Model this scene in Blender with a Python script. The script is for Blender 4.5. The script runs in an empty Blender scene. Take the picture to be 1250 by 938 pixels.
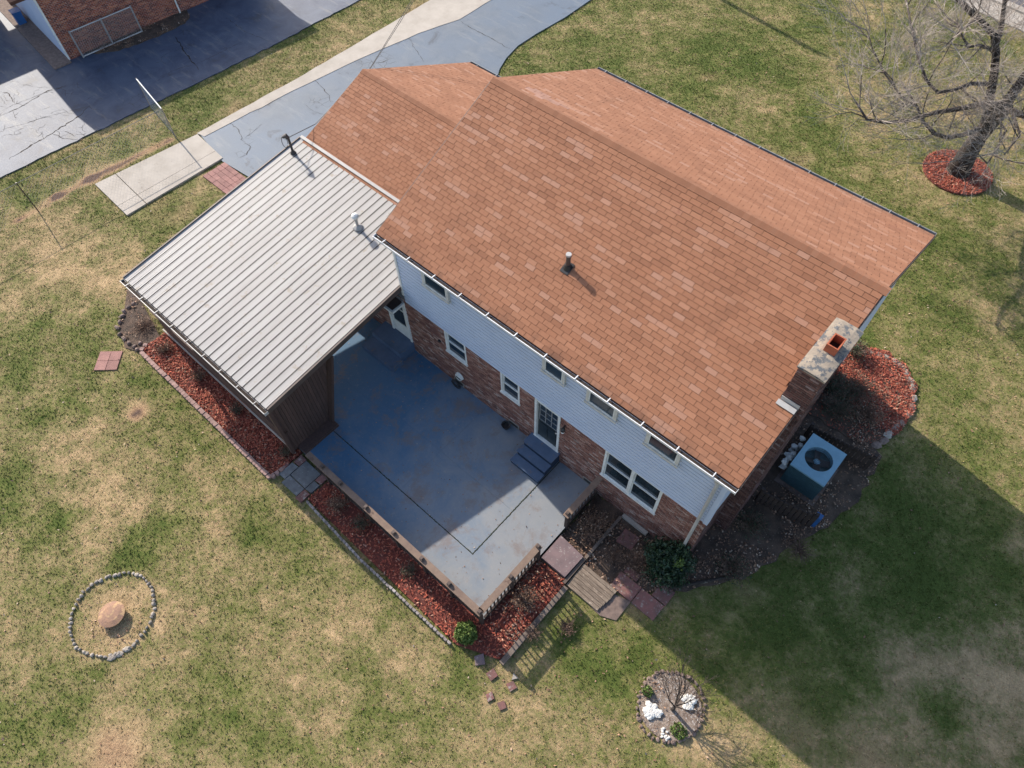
import bpy, math, random
import numpy as np
from mathutils import Vector, Matrix
random.seed(7); rng = np.random.default_rng(7)
S = bpy.context.scene; COL = S.collection

# ---------------------------------------------------------------- camera
YAW, PITCH, ROLL, FPX = -0.75272, 1.00471, -0.030279, 860.74
CAM = np.array([10.94886, -7.31294, 18.0])
_d = np.array([math.sin(YAW)*math.cos(PITCH), math.cos(YAW)*math.cos(PITCH), -math.sin(PITCH)])
_r = np.array([math.cos(YAW), -math.sin(YAW), 0.0]); _u = np.cross(_r, _d)
_c, _s = math.cos(ROLL), math.sin(ROLL)
CR, CU = _c*_r+_s*_u, -_s*_r+_c*_u
cam = bpy.data.cameras.new('camera'); co = bpy.data.objects.new('camera', cam); COL.objects.link(co)
cam.sensor_width = 36; cam.lens = 36*FPX/1250; cam.clip_end = 1000; cam.clip_start = .1
m = Matrix([[CR[i], CU[i], -_d[i], CAM[i]] for i in range(3)]+[[0, 0, 0, 1]])
co.matrix_world = m; S.camera = co
S.render.resolution_x = 1024; S.render.resolution_y = 768

# ---------------------------------------------------------------- light
LIGHT = Vector((1.76, -.294, -1)).normalized()          # the way sunlight travels
elev = math.asin(-LIGHT.z)
W = bpy.data.worlds.new('World'); S.world = W; W.use_nodes = True
wn = W.node_tree; bg = wn.nodes['Background']
sky = wn.nodes.new('ShaderNodeTexSky'); sky.sky_type = 'NISHITA'; sky.sun_disc = False
sky.sun_elevation = elev; sky.sun_rotation = math.atan2(-LIGHT.x, -LIGHT.y)
sky.air_density = 1.0; sky.dust_density = 1.6; sky.ozone_density = 1.0
wn.links.new(sky.outputs[0], bg.inputs[0]); bg.inputs[1].default_value = .15
sl = bpy.data.lights.new('sun', 'SUN'); so = bpy.data.objects.new('sun', sl); COL.objects.link(so)
sl.energy = 4.3; sl.angle = math.radians(.5); sl.color = (1, .92, .81)
so.rotation_euler = LIGHT.to_track_quat('-Z', 'Y').to_euler(); so.location = (-20, 3, 20)
S.view_settings.view_transform = 'Standard'; S.view_settings.look = 'None'
S.view_settings.exposure = .74; S.view_settings.gamma = 1; S.view_settings.use_curve_mapping = False

# ---------------------------------------------------------------- helpers
G = -.2                                                    # lawn level; the patio is at 0
def at(u, v, z=G):
    d = _d+(u-625)/FPX*CR-(v-469)/FPX*CU
    return CAM+(z-CAM[2])/d[2]*d
def P(u, v, z=G): p = at(u, v, z); return (float(p[0]), float(p[1]))
def poly(pts, z=G): return [P(u, v, z) for u, v in pts]

BASE = {}
def link(o, parent=None):
    COL.objects.link(o)
    if parent is not None: o.parent = parent; BASE[o] = BASE.get(parent, Vector((0, 0, 0)))
    return o
def tag(o, label=None, cat=None, group=None, kind=None):
    if label: o['label'] = label
    if cat: o['category'] = cat
    if group: o['group'] = group
    if kind: o['kind'] = kind
    return o
def thing(name, loc, label, cat, group=None):
    o = bpy.data.objects.new(name, None); COL.objects.link(o); o.location = loc; o.empty_display_size = .3
    BASE[o] = Vector(loc); return tag(o, label, cat, group)
def mesh(name, V, F, mat, smooth=False):
    me = bpy.data.meshes.new(name); me.from_pydata(V, [], F)
    if mat: me.materials.append(mat)
    if smooth: me.polygons.foreach_set('use_smooth', [True]*len(F))
    me.update(); return me
def obj(name, mb, mat, parent=None, smooth=False):
    b = BASE.get(parent, Vector((0, 0, 0)))
    V = [(v[0]-b.x, v[1]-b.y, v[2]-b.z) for v in mb.V]
    return link(bpy.data.objects.new(name, mesh(name, V, mb.F, mat, smooth)), parent)
def piece(name, me, parent, loc, rot=None, scale=None):
    o = bpy.data.objects.new(name, me); link(o, parent)
    b = BASE.get(parent, Vector((0, 0, 0)))
    if rot is None: o.location = Vector(loc)-b
    else: o.matrix_local = Matrix.Translation(Vector(loc)-b) @ rot.to_4x4()
    if scale: o.scale = scale
    return o
class MB:
    def __init__(s): s.V = []; s.F = []
    def add(s, V, F):
        n = len(s.V); s.V += [tuple(v) for v in V]; s.F += [tuple(i+n for i in f) for f in F]; return s
    def box(s, x0, x1, y0, y1, z0, z1):
        return s.add([(x0, y0, z0), (x1, y0, z0), (x1, y1, z0), (x0, y1, z0), (x0, y0, z1), (x1, y0, z1), (x1, y1, z1), (x0, y1, z1)],
                     [(0, 3, 2, 1), (4, 5, 6, 7), (0, 1, 5, 4), (1, 2, 6, 5), (2, 3, 7, 6), (3, 0, 4, 7)])
    def obox(s, c, ax, ay, az):        # centre and three half axis vectors
        c, ax, ay, az = map(Vector, (c, ax, ay, az)); V = []
        for k in (-1, 1):
            for i, j in ((-1, -1), (1, -1), (1, 1), (-1, 1)): V.append(c+ax*i+ay*j+az*k)
        return s.add(V, [(0, 3, 2, 1), (4, 5, 6, 7), (0, 1, 5, 4), (1, 2, 6, 5), (2, 3, 7, 6), (3, 0, 4, 7)])
    def prism(s, pts, z0, z1):
        n = len(pts); a = sum(pts[i][0]*pts[(i+1) % n][1]-pts[(i+1) % n][0]*pts[i][1] for i in range(n))
        if a < 0: pts = pts[::-1]
        V = [(x, y, z0) for x, y in pts]+[(x, y, z1) for x, y in pts]
        F = [tuple(range(n, 2*n)), tuple(range(n-1, -1, -1))]+[(i, (i+1) % n, n+(i+1) % n, n+i) for i in range(n)]
        return s.add(V, F)
    def extr(s, prof, x0, x1):         # profile (y, z), extruded along x
        n = len(prof)
        V = [(x0, y, z) for y, z in prof]+[(x1, y, z) for y, z in prof]
        return s.add(V, [tuple(range(n))[::-1], tuple(range(n, 2*n))]+[(i, (i+1) % n, n+(i+1) % n, n+i) for i in range(n)])
    def tube(s, pts, rad, k=8, cap=True):
        pts = [Vector(p) for p in pts]
        if not hasattr(rad, '__len__'): rad = [rad]*len(pts)
        n0 = len(s.V)
        for i, p in enumerate(pts):
            t = (pts[min(i+1, len(pts)-1)]-pts[max(i-1, 0)]).normalized()
            a = t.orthogonal().normalized() if i == 0 else (pa-t*pa.dot(t)).normalized()
            pa = a; b = t.cross(a)
            for j in range(k):
                w = 2*math.pi*j/k; s.V.append(tuple(p+(a*math.cos(w)+b*math.sin(w))*rad[i]))
        for i in range(len(pts)-1):
            for j in range(k):
                s.F.append((n0+i*k+j, n0+i*k+(j+1) % k, n0+(i+1)*k+(j+1) % k, n0+(i+1)*k+j))
        if cap: s.F.append(tuple(n0+j for j in range(k))[::-1]); s.F.append(tuple(n0+(len(pts)-1)*k+j for j in range(k)))
        return s
    def lathe(s, c, prof, k=20, sx=1, sy=1):   # profile (r, z)
        n0 = len(s.V)
        for r, z in prof:
            for j in range(k):
                w = 2*math.pi*j/k; s.V.append((c[0]+r*sx*math.cos(w), c[1]+r*sy*math.sin(w), c[2]+z))
        for i in range(len(prof)-1):
            for j in range(k): s.F.append((n0+i*k+j, n0+i*k+(j+1) % k, n0+(i+1)*k+(j+1) % k, n0+(i+1)*k+j))
        s.F.append(tuple(n0+j for j in range(k))[::-1]); s.F.append(tuple(n0+(len(prof)-1)*k+j for j in range(k)))
        return s
    def rock(s, c, rx, ry, rz, k=7, rr=.25, rot=0):
        n0 = len(s.V); rings = [(-.5, .8), (0, 1.0), (.6, .85), (1, .45)]
        for h, r in rings:
            for j in range(k):
                w = 2*math.pi*j/k; q = r*(1+random.uniform(-rr, rr)*.6)
                x, y = rx*q*math.cos(w), ry*q*math.sin(w)
                s.V.append((c[0]+x*math.cos(rot)-y*math.sin(rot), c[1]+x*math.sin(rot)+y*math.cos(rot), c[2]+rz*(h+random.uniform(-.1, .1))))
        for i in range(3):
            for j in range(k): s.F.append((n0+i*k+j, n0+i*k+(j+1) % k, n0+(i+1)*k+(j+1) % k, n0+(i+1)*k+j))
        s.F.append(tuple(n0+3*k+j for j in range(k))); return s

def bulk(name, V, F, mat, parent=None, sizes=None):      # numpy mesh: V (n,3), F (m,k)
    me = bpy.data.meshes.new(name); k = F.shape[1]
    me.vertices.add(len(V)); me.vertices.foreach_set('co', np.ascontiguousarray(V, dtype=np.float32).ravel())
    me.loops.add(F.size); me.loops.foreach_set('vertex_index', np.ascontiguousarray(F, dtype=np.int32).ravel())
    me.polygons.add(len(F)); me.polygons.foreach_set('loop_start', np.arange(0, F.size, k, dtype=np.int32))
    me.materials.append(mat); me.update(calc_edges=True); me.validate()
    return link(bpy.data.objects.new(name, me), parent)

# numpy value noise
_perm = rng.permutation(512); _val = rng.random(512)
def vnoise(x, y):
    xi = np.floor(x).astype(int); yi = np.floor(y).astype(int); fx = x-xi; fy = y-yi
    fx = fx*fx*(3-2*fx); fy = fy*fy*(3-2*fy)
    h = lambda a, b: _val[_perm[(_perm[a & 511]+b) & 511]]
    return (h(xi, yi)*(1-fx)+h(xi+1, yi)*fx)*(1-fy)+(h(xi, yi+1)*(1-fx)+h(xi+1, yi+1)*fx)*fy
def fbm(x, y, s, o=4):
    t = 0; a = 1; n = 0
    for k in range(o): t = t+a*vnoise(x*s+17.3*k, y*s-9.1*k); n += a; a *= .55; s *= 2.1
    return t/n
def inpoly(x, y, pts):
    r = np.zeros(len(x), bool); n = len(pts)
    for i in range(n):
        x0, y0 = pts[i]; x1, y1 = pts[(i+1) % n]
        if y0 == y1: continue
        c = ((y0 > y) != (y1 > y)) & (x < (x1-x0)*(y-y0)/(y1-y0)+x0); r ^= c
    return r

# ---------------------------------------------------------------- materials
def nodes(name):
    mt = bpy.data.materials.new(name); mt.use_nodes = True
    nt = mt.node_tree; return mt, nt, nt.nodes['Principled BSDF']
def N(nt, t, **k):
    n = nt.nodes.new(t)
    for a, b in k.items(): setattr(n, a, b)
    return n
def noise(nt, vec, scale, detail=4, rough=.6, dist=0):
    n = N(nt, 'ShaderNodeTexNoise'); n.inputs['Scale'].default_value = scale; n.inputs['Detail'].default_value = detail
    n.inputs['Roughness'].default_value = rough; n.inputs['Distortion'].default_value = dist
    nt.links.new(vec, n.inputs['Vector']); return n.outputs['Fac']
def ramp(nt, fac, stops):
    r = N(nt, 'ShaderNodeValToRGB'); e = r.color_ramp.elements
    while len(e) < len(stops): e.new(.5)
    for i, (p, c) in enumerate(stops):
        e[i].position = p; c = c if hasattr(c, '__len__') else (c, c, c); e[i].color = (*c, 1)
    nt.links.new(fac, r.inputs[0]); return r.outputs[0]
def mix(nt, fac, a, b, mode='MIX'):
    x = N(nt, 'ShaderNodeMix', data_type='RGBA', blend_type=mode)
    for s, v in ((x.inputs[0], fac), (x.inputs[6], a), (x.inputs[7], b)):
        if hasattr(v, 'is_linked') or hasattr(v, 'links'): nt.links.new(v, s)
        elif hasattr(v, '__len__'): s.default_value = (*v, 1)
        else: s.default_value = v
    return x.outputs[2]
def math_(nt, op, a, b=0, c=0):
    x = N(nt, 'ShaderNodeMath', operation=op)
    for s, v in zip(x.inputs, (a, b, c)):
        if hasattr(v, 'links'): nt.links.new(v, s)
        else: s.default_value = v
    return x.outputs[0]
def pos(nt, scale=None):
    g = N(nt, 'ShaderNodeNewGeometry').outputs['Position']
    if scale is None: return g
    mp = N(nt, 'ShaderNodeMapping'); mp.inputs['Scale'].default_value = scale; nt.links.new(g, mp.inputs[0]); return mp.outputs[0]
def bump(nt, b, h, strength=.3, dist=.02):
    x = N(nt, 'ShaderNodeBump'); x.inputs['Strength'].default_value = strength; x.inputs['Distance'].default_value = dist
    nt.links.new(h, x.inputs['Height']); nt.links.new(x.outputs[0], b.inputs['Normal'])
def MAT(name, c1, c2=None, scale=4, rough=.8, metal=0, rand=0, obrand=0, bmp=0, bscale=60, dist=.01, stretch=None, spots=None, contrast=(.35, .65), stops=None):
    mt, nt, b = nodes(name); v = pos(nt, stretch)
    c2 = c2 or tuple(x*.75 for x in c1)
    n = noise(nt, v, scale, 6, .65); f = ramp(nt, n, [(contrast[0], 0), (contrast[1], 1)]); c = mix(nt, f, c1, c2)
    R = None
    if rand: R = N(nt, 'ShaderNodeNewGeometry').outputs['Random Per Island']; amt = rand
    if obrand: R = N(nt, 'ShaderNodeObjectInfo').outputs['Random']; amt = obrand
    if R is not None:
        if stops: c = mix(nt, .75, c, ramp(nt, R, stops))
        k = math_(nt, 'MULTIPLY_ADD', math_(nt, 'FRACT', math_(nt, 'MULTIPLY', R, 17.31)), amt, 1-amt/2)
        cb = N(nt, 'ShaderNodeCombineColor'); [nt.links.new(k, cb.inputs[i]) for i in range(3)]
        c = mix(nt, 1.0, c, cb.outputs[0], 'MULTIPLY')
    if spots:      # (scale, threshold, colour)
        sc, th, scol = spots; q = noise(nt, pos(nt), sc, 5, .7); c = mix(nt, ramp(nt, q, [(th, 0), (min(th+.07, 1), 1)]), c, scol)
    nt.links.new(c, b.inputs['Base Color']); b.inputs['Roughness'].default_value = rough; b.inputs['Metallic'].default_value = metal
    if bmp: bump(nt, b, noise(nt, v, bscale, 4, .7), bmp, dist)
    return mt

SH = [(0, (.24, .102, .054)), (.25, (.272, .118, .063)), (.6, (.295, .131, .071)), (.84, (.32, .148, .083)), (.95, (.35, .175, .108)), (1, (.37, .2, .135))]
m_shingle = MAT('shingle_granules', (.33, .145, .077), (.265, .11, .056), .8, .95, obrand=.1, bmp=.5, bscale=160, dist=.004, stops=SH, spots=(.7, .66, (.25, .1, .06)))
m_shfield = MAT('shingle_granules_field', (.33, .145, .077), (.265, .11, .056), .8, .95, rand=.1, bmp=.5, bscale=160, dist=.004, stops=SH, spots=(.7, .66, (.25, .1, .06)))
for mt in (m_shingle, m_shfield):          # tabs of one strip share their tint
    nt = mt.node_tree; src = [n for n in nt.nodes if n.bl_idname in ('ShaderNodeObjectInfo', 'ShaderNodeNewGeometry') and any(l.from_socket.name in ('Random', 'Random Per Island') for o_ in n.outputs for l in o_.links)][0]
    if mt is m_shfield: new = N(nt, 'ShaderNodeAttribute', attribute_name='tint').outputs['Fac']
    else:
        sc_ = N(nt, 'ShaderNodeSeparateColor'); nt.links.new(N(nt, 'ShaderNodeObjectInfo').outputs['Color'], sc_.inputs[0]); new = sc_.outputs[0]
    for o_ in src.outputs:
        if o_.name in ('Random', 'Random Per Island'):
            for l in list(o_.links): nt.links.new(new, l.to_socket)
for mt in (m_shingle, m_shfield):          # dark run-off staining above the gutters
    nt = mt.node_tree; b = nt.nodes['Principled BSDF']; c = b.inputs['Base Color'].links[0].from_socket
    sx = N(nt, 'ShaderNodeSeparateXYZ'); nt.links.new(pos(nt), sx.inputs[0])
    k = ramp(nt, math_(nt, 'MULTIPLY_ADD', sx.outputs[2], 2.2, -11.75), [(0, 1), (.35, 0)]); up_ = ramp(nt, sx.outputs[2], [(0, 0), (1, 1)])
    hi = math_(nt, 'GREATER_THAN', sx.outputs[2], 5.0)
    k = mix(nt, 1, mix(nt, 1, k, ramp(nt, noise(nt, pos(nt, (2.2, 1, 1)), 1.2, 5, .7), [(.38, 0), (.6, 1)]), 'MULTIPLY'), hi, 'MULTIPLY')
    st_ = mix(nt, 1, ramp(nt, noise(nt, pos(nt, (2.6, .35, .35)), 1.1, 4, .6), [(.6, 0), (.75, .45)]), hi, 'MULTIPLY')
    c = mix(nt, math_(nt, 'MULTIPLY', k, .7), c, (.07, .04, .03)); c = mix(nt, st_, c, (.2, .09, .05)); nt.links.new(c, b.inputs['Base Color'])
m_deck = MAT('roof_felt', (.11, .046, .028), (.07, .03, .02), 8, .95)
BR = [(0, (.13, .055, .045)), (.3, (.22, .095, .07)), (.6, (.3, .15, .11)), (.8, (.36, .21, .165)), (.92, (.46, .36, .31)), (.96, (.13, .07, .06)), (1, (.1, .05, .045))]
m_brick = MAT('brick', (.24, .11, .08), (.17, .075, .06), 9, .9, rand=.3, bmp=.5, bscale=90, dist=.005, stops=BR)
BR2 = [(0, (.1, .04, .035)), (.3, (.2, .06, .045)), (.65, (.32, .10, .06)), (.9, (.42, .15, .08)), (1, (.45, .2, .12))]
m_brick2 = MAT('brick_orange', (.34, .1, .055), (.2, .06, .04), 9, .9, rand=.35, bmp=.5, bscale=90, dist=.005, stops=BR2)
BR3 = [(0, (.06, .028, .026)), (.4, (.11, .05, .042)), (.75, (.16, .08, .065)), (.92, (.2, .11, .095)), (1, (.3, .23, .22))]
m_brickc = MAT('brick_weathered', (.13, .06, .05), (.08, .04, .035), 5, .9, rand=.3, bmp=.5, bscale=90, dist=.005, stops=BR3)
m_mortar = MAT('mortar', (.55, .51, .47), (.42, .38, .35), 12, .95)
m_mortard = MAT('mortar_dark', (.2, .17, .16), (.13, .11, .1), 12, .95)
m_siding = MAT('vinyl_siding', (.52, .58, .71), (.47, .53, .66), 1.2, .5, spots=(3.1, .72, (.45, .44, .42)))
m_lapshade = MAT('lap_shadow_backing', (.09, .10, .12), (.07, .08, .10), 5, .9)  # dark backing; in the gaps it stands in for shadow lines between siding boards
m_trim = MAT('white_trim', (.76, .76, .74), (.62, .61, .57), 6, .5, spots=(14, .68, (.36, .3, .22)))
m_cream = MAT('cream_window_trim', (.6, .58, .54), (.48, .46, .42), 7, .6, spots=(18, .66, (.28, .22, .16)))
m_gutter = MAT('gutter_paint', (.82, .82, .82), (.68, .67, .66), 5, .35)
m_gutd = MAT('grey_gutter_paint', (.3, .3, .31), (.2, .2, .2), 6, .5)
m_debris = MAT('gutter_debris', (.045, .03, .022), (.02, .014, .012), 30, .95)
def glass():
    mt, nt, b = nodes('window_glass'); v = pos(nt)
    c = ramp(nt, noise(nt, v, 1.3, 2), [(.35, (.008, .014, .02)), (.7, (.03, .05, .065))]); nt.links.new(c, b.inputs['Base Color'])
    b.inputs['Roughness'].default_value = .06; b.inputs['Specular IOR Level'].default_value = .8; bump(nt, b, noise(nt, v, 1.2, 2), .02, .02); return mt
m_risershade = MAT('shaded_riser', (.02, .04, .08), (.03, .045, .08), 5, .8)  # risers far darker than the treads: their shade is put into the colour
m_glass = glass()
m_black = MAT('black_plastic', (.015, .015, .018), (.03, .03, .03), 8, .4)
m_doord = MAT('dark_green_door', (.012, .02, .024), (.02, .03, .034), 6, .35)
m_pan = MAT('cream_roof_metal', (.37, .35, .335), (.315, .295, .28), .8, .6, bmp=.06, bscale=6, spots=(2.2, .6, (.29, .25, .21)), stretch=(3, .5, 1))
m_panflash = MAT('roof_flashing', (.48, .46, .44), (.38, .36, .34), 3, .5)
m_brown = MAT('brown_stained_board', (.095, .052, .042), (.06, .034, .028), 3, .75, obrand=.35, bmp=.3, bscale=30, stretch=(8, 8, 1), dist=.006)
m_brownr = MAT('brown_trim', (.11, .075, .062), (.07, .05, .042), 3, .6)
m_rail = MAT('weathered_rail', (.24, .165, .12), (.16, .105, .08), 4, .8, obrand=.2, bmp=.3, bscale=25, dist=.006, spots=(3, .6, (.1, .06, .045)))
m_bal = MAT('dark_baluster', (.055, .035, .028), (.035, .022, .018), 6, .8)
m_wood = MAT('old_grey_plank', (.27, .21, .16), (.13, .095, .07), 3, .9, obrand=.35, bmp=.5, bscale=22, stretch=(1.5, 10, 1), dist=.01, spots=(9, .6, (.42, .34, .27)))
m_timber = MAT('grey_timber', (.2, .155, .125), (.11, .08, .065), 3, .9, bmp=.5, bscale=26, dist=.01)
m_conc = MAT('pale_concrete', (.44, .39, .335), (.36, .315, .265), 1.4, .85, bmp=.25, bscale=90, spots=(2.4, .66, (.24, .2, .17)))
m_pave = MAT('pink_paver', (.33, .17, .145), (.25, .125, .11), 5, .9, obrand=.3, bmp=.3, bscale=70)
m_pavd = MAT('red_flagstone', (.24, .1, .09), (.13, .075, .065), 3, .9, obrand=.35, bmp=.5, bscale=30, spots=(9, .56, (.3, .26, .23)))
m_purp = MAT('mauve_flagstone', (.22, .15, .15), (.14, .10, .105), 3, .85, bmp=.3, bscale=70, spots=(12, .58, (.30, .25, .24)))
m_slate = MAT('grey_flagstone', (.17, .18, .19), (.1, .105, .11), 5, .8, obrand=.3, bmp=.4, bscale=40, spots=(12, .62, (.34, .35, .36)))
m_edge = MAT('scalloped_edging', (.36, .23, .2), (.27, .17, .15), 7, .9, obrand=.3, bmp=.3, bscale=60)
m_edgeg = MAT('grey_edging', (.34, .3, .28), (.2, .17, .16), 7, .9, obrand=.5, bmp=.3, bscale=60)
m_stone = MAT('field_stone', (.38, .33, .28), (.25, .215, .18), 8, .9, obrand=.4, bmp=.5, bscale=40)
m_stoned = MAT('brown_stone', (.24, .17, .14), (.14, .1, .085), 8, .9, obrand=.4, bmp=.5, bscale=40)
m_white = MAT('white_rock', (.78, .76, .72), (.6, .57, .53), 20, .9, bmp=.8, bscale=35, dist=.03, spots=(40, .66, (.25, .23, .2)))
m_soil = MAT('soil', (.13, .085, .06), (.05, .034, .025), 3.5, .95, bmp=.8, bscale=40, dist=.03, spots=(14, .6, (.22, .17, .13)))
m_gravel = MAT('pale_gravel', (.32, .25, .2), (.17, .12, .09), 6, .95, bmp=.9, bscale=30, dist=.03, spots=(22, .56, (.52, .48, .45)))
m_mulchg = MAT('mulch_bed', (.21, .048, .032), (.10, .032, .024), 3, .95, bmp=.8, bscale=45, dist=.03, spots=(3, .66, (.08, .05, .04)))
MU = [(0, (.14, .035, .025)), (.35, (.30, .062, .038)), (.65, (.45, .105, .06)), (.88, (.52, .19, .11)), (1, (.5, .33, .24))]
m_chip = MAT('mulch_chip', (.3, .07, .04), (.2, .05, .03), 3, .9, rand=.4, stops=MU)
LF = [(0, (.10, .05, .035)), (.45, (.22, .115, .07)), (.8, (.36, .22, .14)), (1, (.55, .45, .36))]
m_leafl = MAT('dead_leaf', (.35, .22, .14), (.22, .12, .08), 3, .85, rand=.3, stops=LF)
m_bark = MAT('bark', (.06, .045, .038), (.028, .021, .018), 6, .95, bmp=1, bscale=18, dist=.04, stretch=(1, 1, .35), spots=(5, .62, (.2, .17, .145)))
m_twig = MAT('grey_twig', (.40, .35, .31), (.2, .165, .145), 2, .9)
m_bark2 = MAT('limb_bark', (.10, .08, .07), (.05, .038, .033), 5, .95, bmp=.6, bscale=30, dist=.02, spots=(7, .58, (.3, .27, .24)))
m_leafd = MAT('dark_evergreen_leaf', (.03, .065, .025), (.015, .035, .016), 4, .55, rand=.8)
m_leafg = MAT('yellow_green_leaf', (.12, .17, .03), (.07, .12, .02), 6, .7, rand=.6)
m_dry = MAT('dry_stem', (.2, .13, .095), (.12, .075, .055), 5, .9, rand=.5)
m_ac = MAT('condenser_paint', (.23, .40, .50), (.19, .34, .43), 4, .45, bmp=.03)
m_acd = MAT('condenser_louvre', (.06, .12, .14), (.045, .09, .1), 9, .5)
m_steel = MAT('galvanised_steel', (.5, .5, .5), (.36, .36, .36), 8, .45, .6)
m_dull = MAT('dull_rail', (.3, .26, .22), (.2, .17, .15), 6, .7)
m_dark = MAT('dark_metal', (.05, .045, .045), (.08, .07, .065), 9, .5, .4)
m_terra = MAT('terracotta', (.45, .12, .055), (.3, .075, .035), 8, .85)
m_soot = MAT('flue_soot', (.05, .012, .008), (.02, .008, .006), 8, .95)
m_cap = MAT('chimney_crown', (.37, .30, .225), (.24, .20, .16), 3, .95, bmp=.4, bscale=30, dist=.012, spots=(7, .5, (.11, .115, .12)))
m_rust = MAT('rusty_lid', (.36, .2, .12), (.26, .15, .105), 7, .8, bmp=.5, bscale=35, spots=(5, .52, (.46, .29, .15)))
m_blue = MAT('blue_paint', (.02, .12, .35), (.03, .1, .25), 5, .5)

# ground-like materials ------------------------------------------------
def lawn_mat(name, tuft=False):
    mt, nt, b = nodes(name); v = pos(nt)
    a = N(nt, 'ShaderNodeAttribute', attribute_name='green').outputs['Fac']
    d = N(nt, 'ShaderNodeAttribute', attribute_name='dirt').outputs['Fac']
    f1 = noise(nt, v, 7, 6, .8); f2 = noise(nt, v, 24, 5, .85); f3 = noise(nt, v, 2.2, 4, .6)
    g = math_(nt, 'ADD', a, math_(nt, 'MULTIPLY', math_(nt, 'SUBTRACT', f1, .5), 1.9))
    g = math_(nt, 'ADD', g, math_(nt, 'MULTIPLY', math_(nt, 'SUBTRACT', f2, .5), 1.5))
    if tuft:
        R = N(nt, 'ShaderNodeNewGeometry').outputs['Random Per Island']
        g = math_(nt, 'ADD', g, math_(nt, 'MULTIPLY', math_(nt, 'SUBTRACT', R, .5), 1.0))
    c = ramp(nt, g, [(.0, (.47, .33, .185)), (.25, (.34, .25, .13)), (.47, (.235, .20, .09)), (.72, (.155, .158, .05)), (1, (.085, .112, .026))])
    if not tuft:
        dd = math_(nt, 'ADD', d, math_(nt, 'MULTIPLY', math_(nt, 'SUBTRACT', f1, .5), 1.0))
        c = mix(nt, ramp(nt, dd, [(.4, 0), (.75, 1)]), c, mix(nt, f2, (.20, .125, .08), (.50, .32, .18)))
        c = mix(nt, ramp(nt, d, [(.75, 0), (1.25, 1)]), c, mix(nt, f2, (.07, .045, .035), (.2, .13, .10)))
        c = mix(nt, 1, c, ramp(nt, f2, [(.32, .62), (.5, 1), (.68, 1.45)]), 'MULTIPLY')
        c = mix(nt, 1, c, ramp(nt, f3, [(.3, .88), (.7, 1.1)]), 'MULTIPLY')
        bump(nt, b, math_(nt, 'ADD', f2, math_(nt, 'MULTIPLY', f1, 1.5)), .7, .035)
    else:
        k = math_(nt, 'MULTIPLY_ADD', math_(nt, 'FRACT', math_(nt, 'MULTIPLY', R, 13.7)), 1.0, .65)
        cb = N(nt, 'ShaderNodeCombineColor'); [nt.links.new(k, cb.inputs[i]) for i in range(3)]
        c = mix(nt, 1, c, cb.outputs[0], 'MULTIPLY')
    nt.links.new(c, b.inputs['Base Color']); b.inputs['Roughness'].default_value = .95
    b.inputs['Specular IOR Level'].default_value = .15
    return mt
m_lawn = lawn_mat('lawn'); m_tuft = lawn_mat('grass_tufts', True)

def crack_mask(nt, v, scale, width, dens=.5, seed=0.):
    mp = N(nt, 'ShaderNodeMapping'); mp.inputs['Location'].default_value = (seed, seed*.7, 0); nt.links.new(v, mp.inputs[0])
    nz = N(nt, 'ShaderNodeTexNoise'); nz.inputs['Scale'].default_value = 1.7; nz.inputs['Detail'].default_value = 5; nt.links.new(mp.outputs[0], nz.inputs['Vector'])
    w = mix(nt, .22, mp.outputs[0], nz.outputs['Color'], 'LINEAR_LIGHT')
    vo = N(nt, 'ShaderNodeTexVoronoi', feature='DISTANCE_TO_EDGE'); vo.inputs['Scale'].default_value = scale; nt.links.new(w, vo.inputs['Vector'])
    l = ramp(nt, vo.outputs['Distance'], [(0, 1), (width, 0)])
    return mix(nt, 1, l, ramp(nt, noise(nt, v, .35, 3), [(dens-.03, 0), (dens+.03, 1)]), 'MULTIPLY')
def asphalt(name, base, dark, light, rough, crackdens=.5, seed=0., blue=None, spec=.35):
    mt, nt, b = nodes(name); v = pos(nt)
    c = mix(nt, ramp(nt, noise(nt, v, .9, 7, .7, .6), [(.35, 0), (.65, 1)]), base, dark)
    if blue: c = mix(nt, ramp(nt, noise(nt, v, .3, 3), [(.35, 0), (.6, 1)]), c, blue)
    c = mix(nt, ramp(nt, noise(nt, pos(nt, (.4, 2, 1)), 1.6, 5, .7), [(.55, 0), (.75, .7)]), c, light)
    c = mix(nt, 1, c, ramp(nt, noise(nt, v, 120, 2, .8), [(.2, .75), (.8, 1.25)]), 'MULTIPLY')
    c = mix(nt, ramp(nt, noise(nt, v, .9, 4, .7, .5), [(.6, 0), (.7, .6)]), c, (.055, .055, .06))
    c = mix(nt, crack_mask(nt, v, .33, .008, .66, seed), c, (.018, .017, .016))
    c = mix(nt, crack_mask(nt, v, 2.6, .03, .62, seed+3), c, (.03, .028, .026))
    nt.links.new(c, b.inputs['Base Color']); b.inputs['Roughness'].default_value = rough; b.inputs['Specular IOR Level'].default_value = spec
    bump(nt, b, noise(nt, v, 90, 3, .8), .35, .008); return mt
m_asph = asphalt('old_asphalt', (.085, .105, .15), (.042, .056, .095), (.21, .2, .19), .62, seed=2., spec=.4)
m_drive = asphalt('sealed_drive', (.155, .175, .20), (.10, .125, .16), (.21, .225, .235), .65, seed=5.3, blue=(.12, .155, .205))
m_street = asphalt('street_asphalt', (.13, .12, .13), (.09, .09, .1), (.2, .19, .2), .7)

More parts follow.
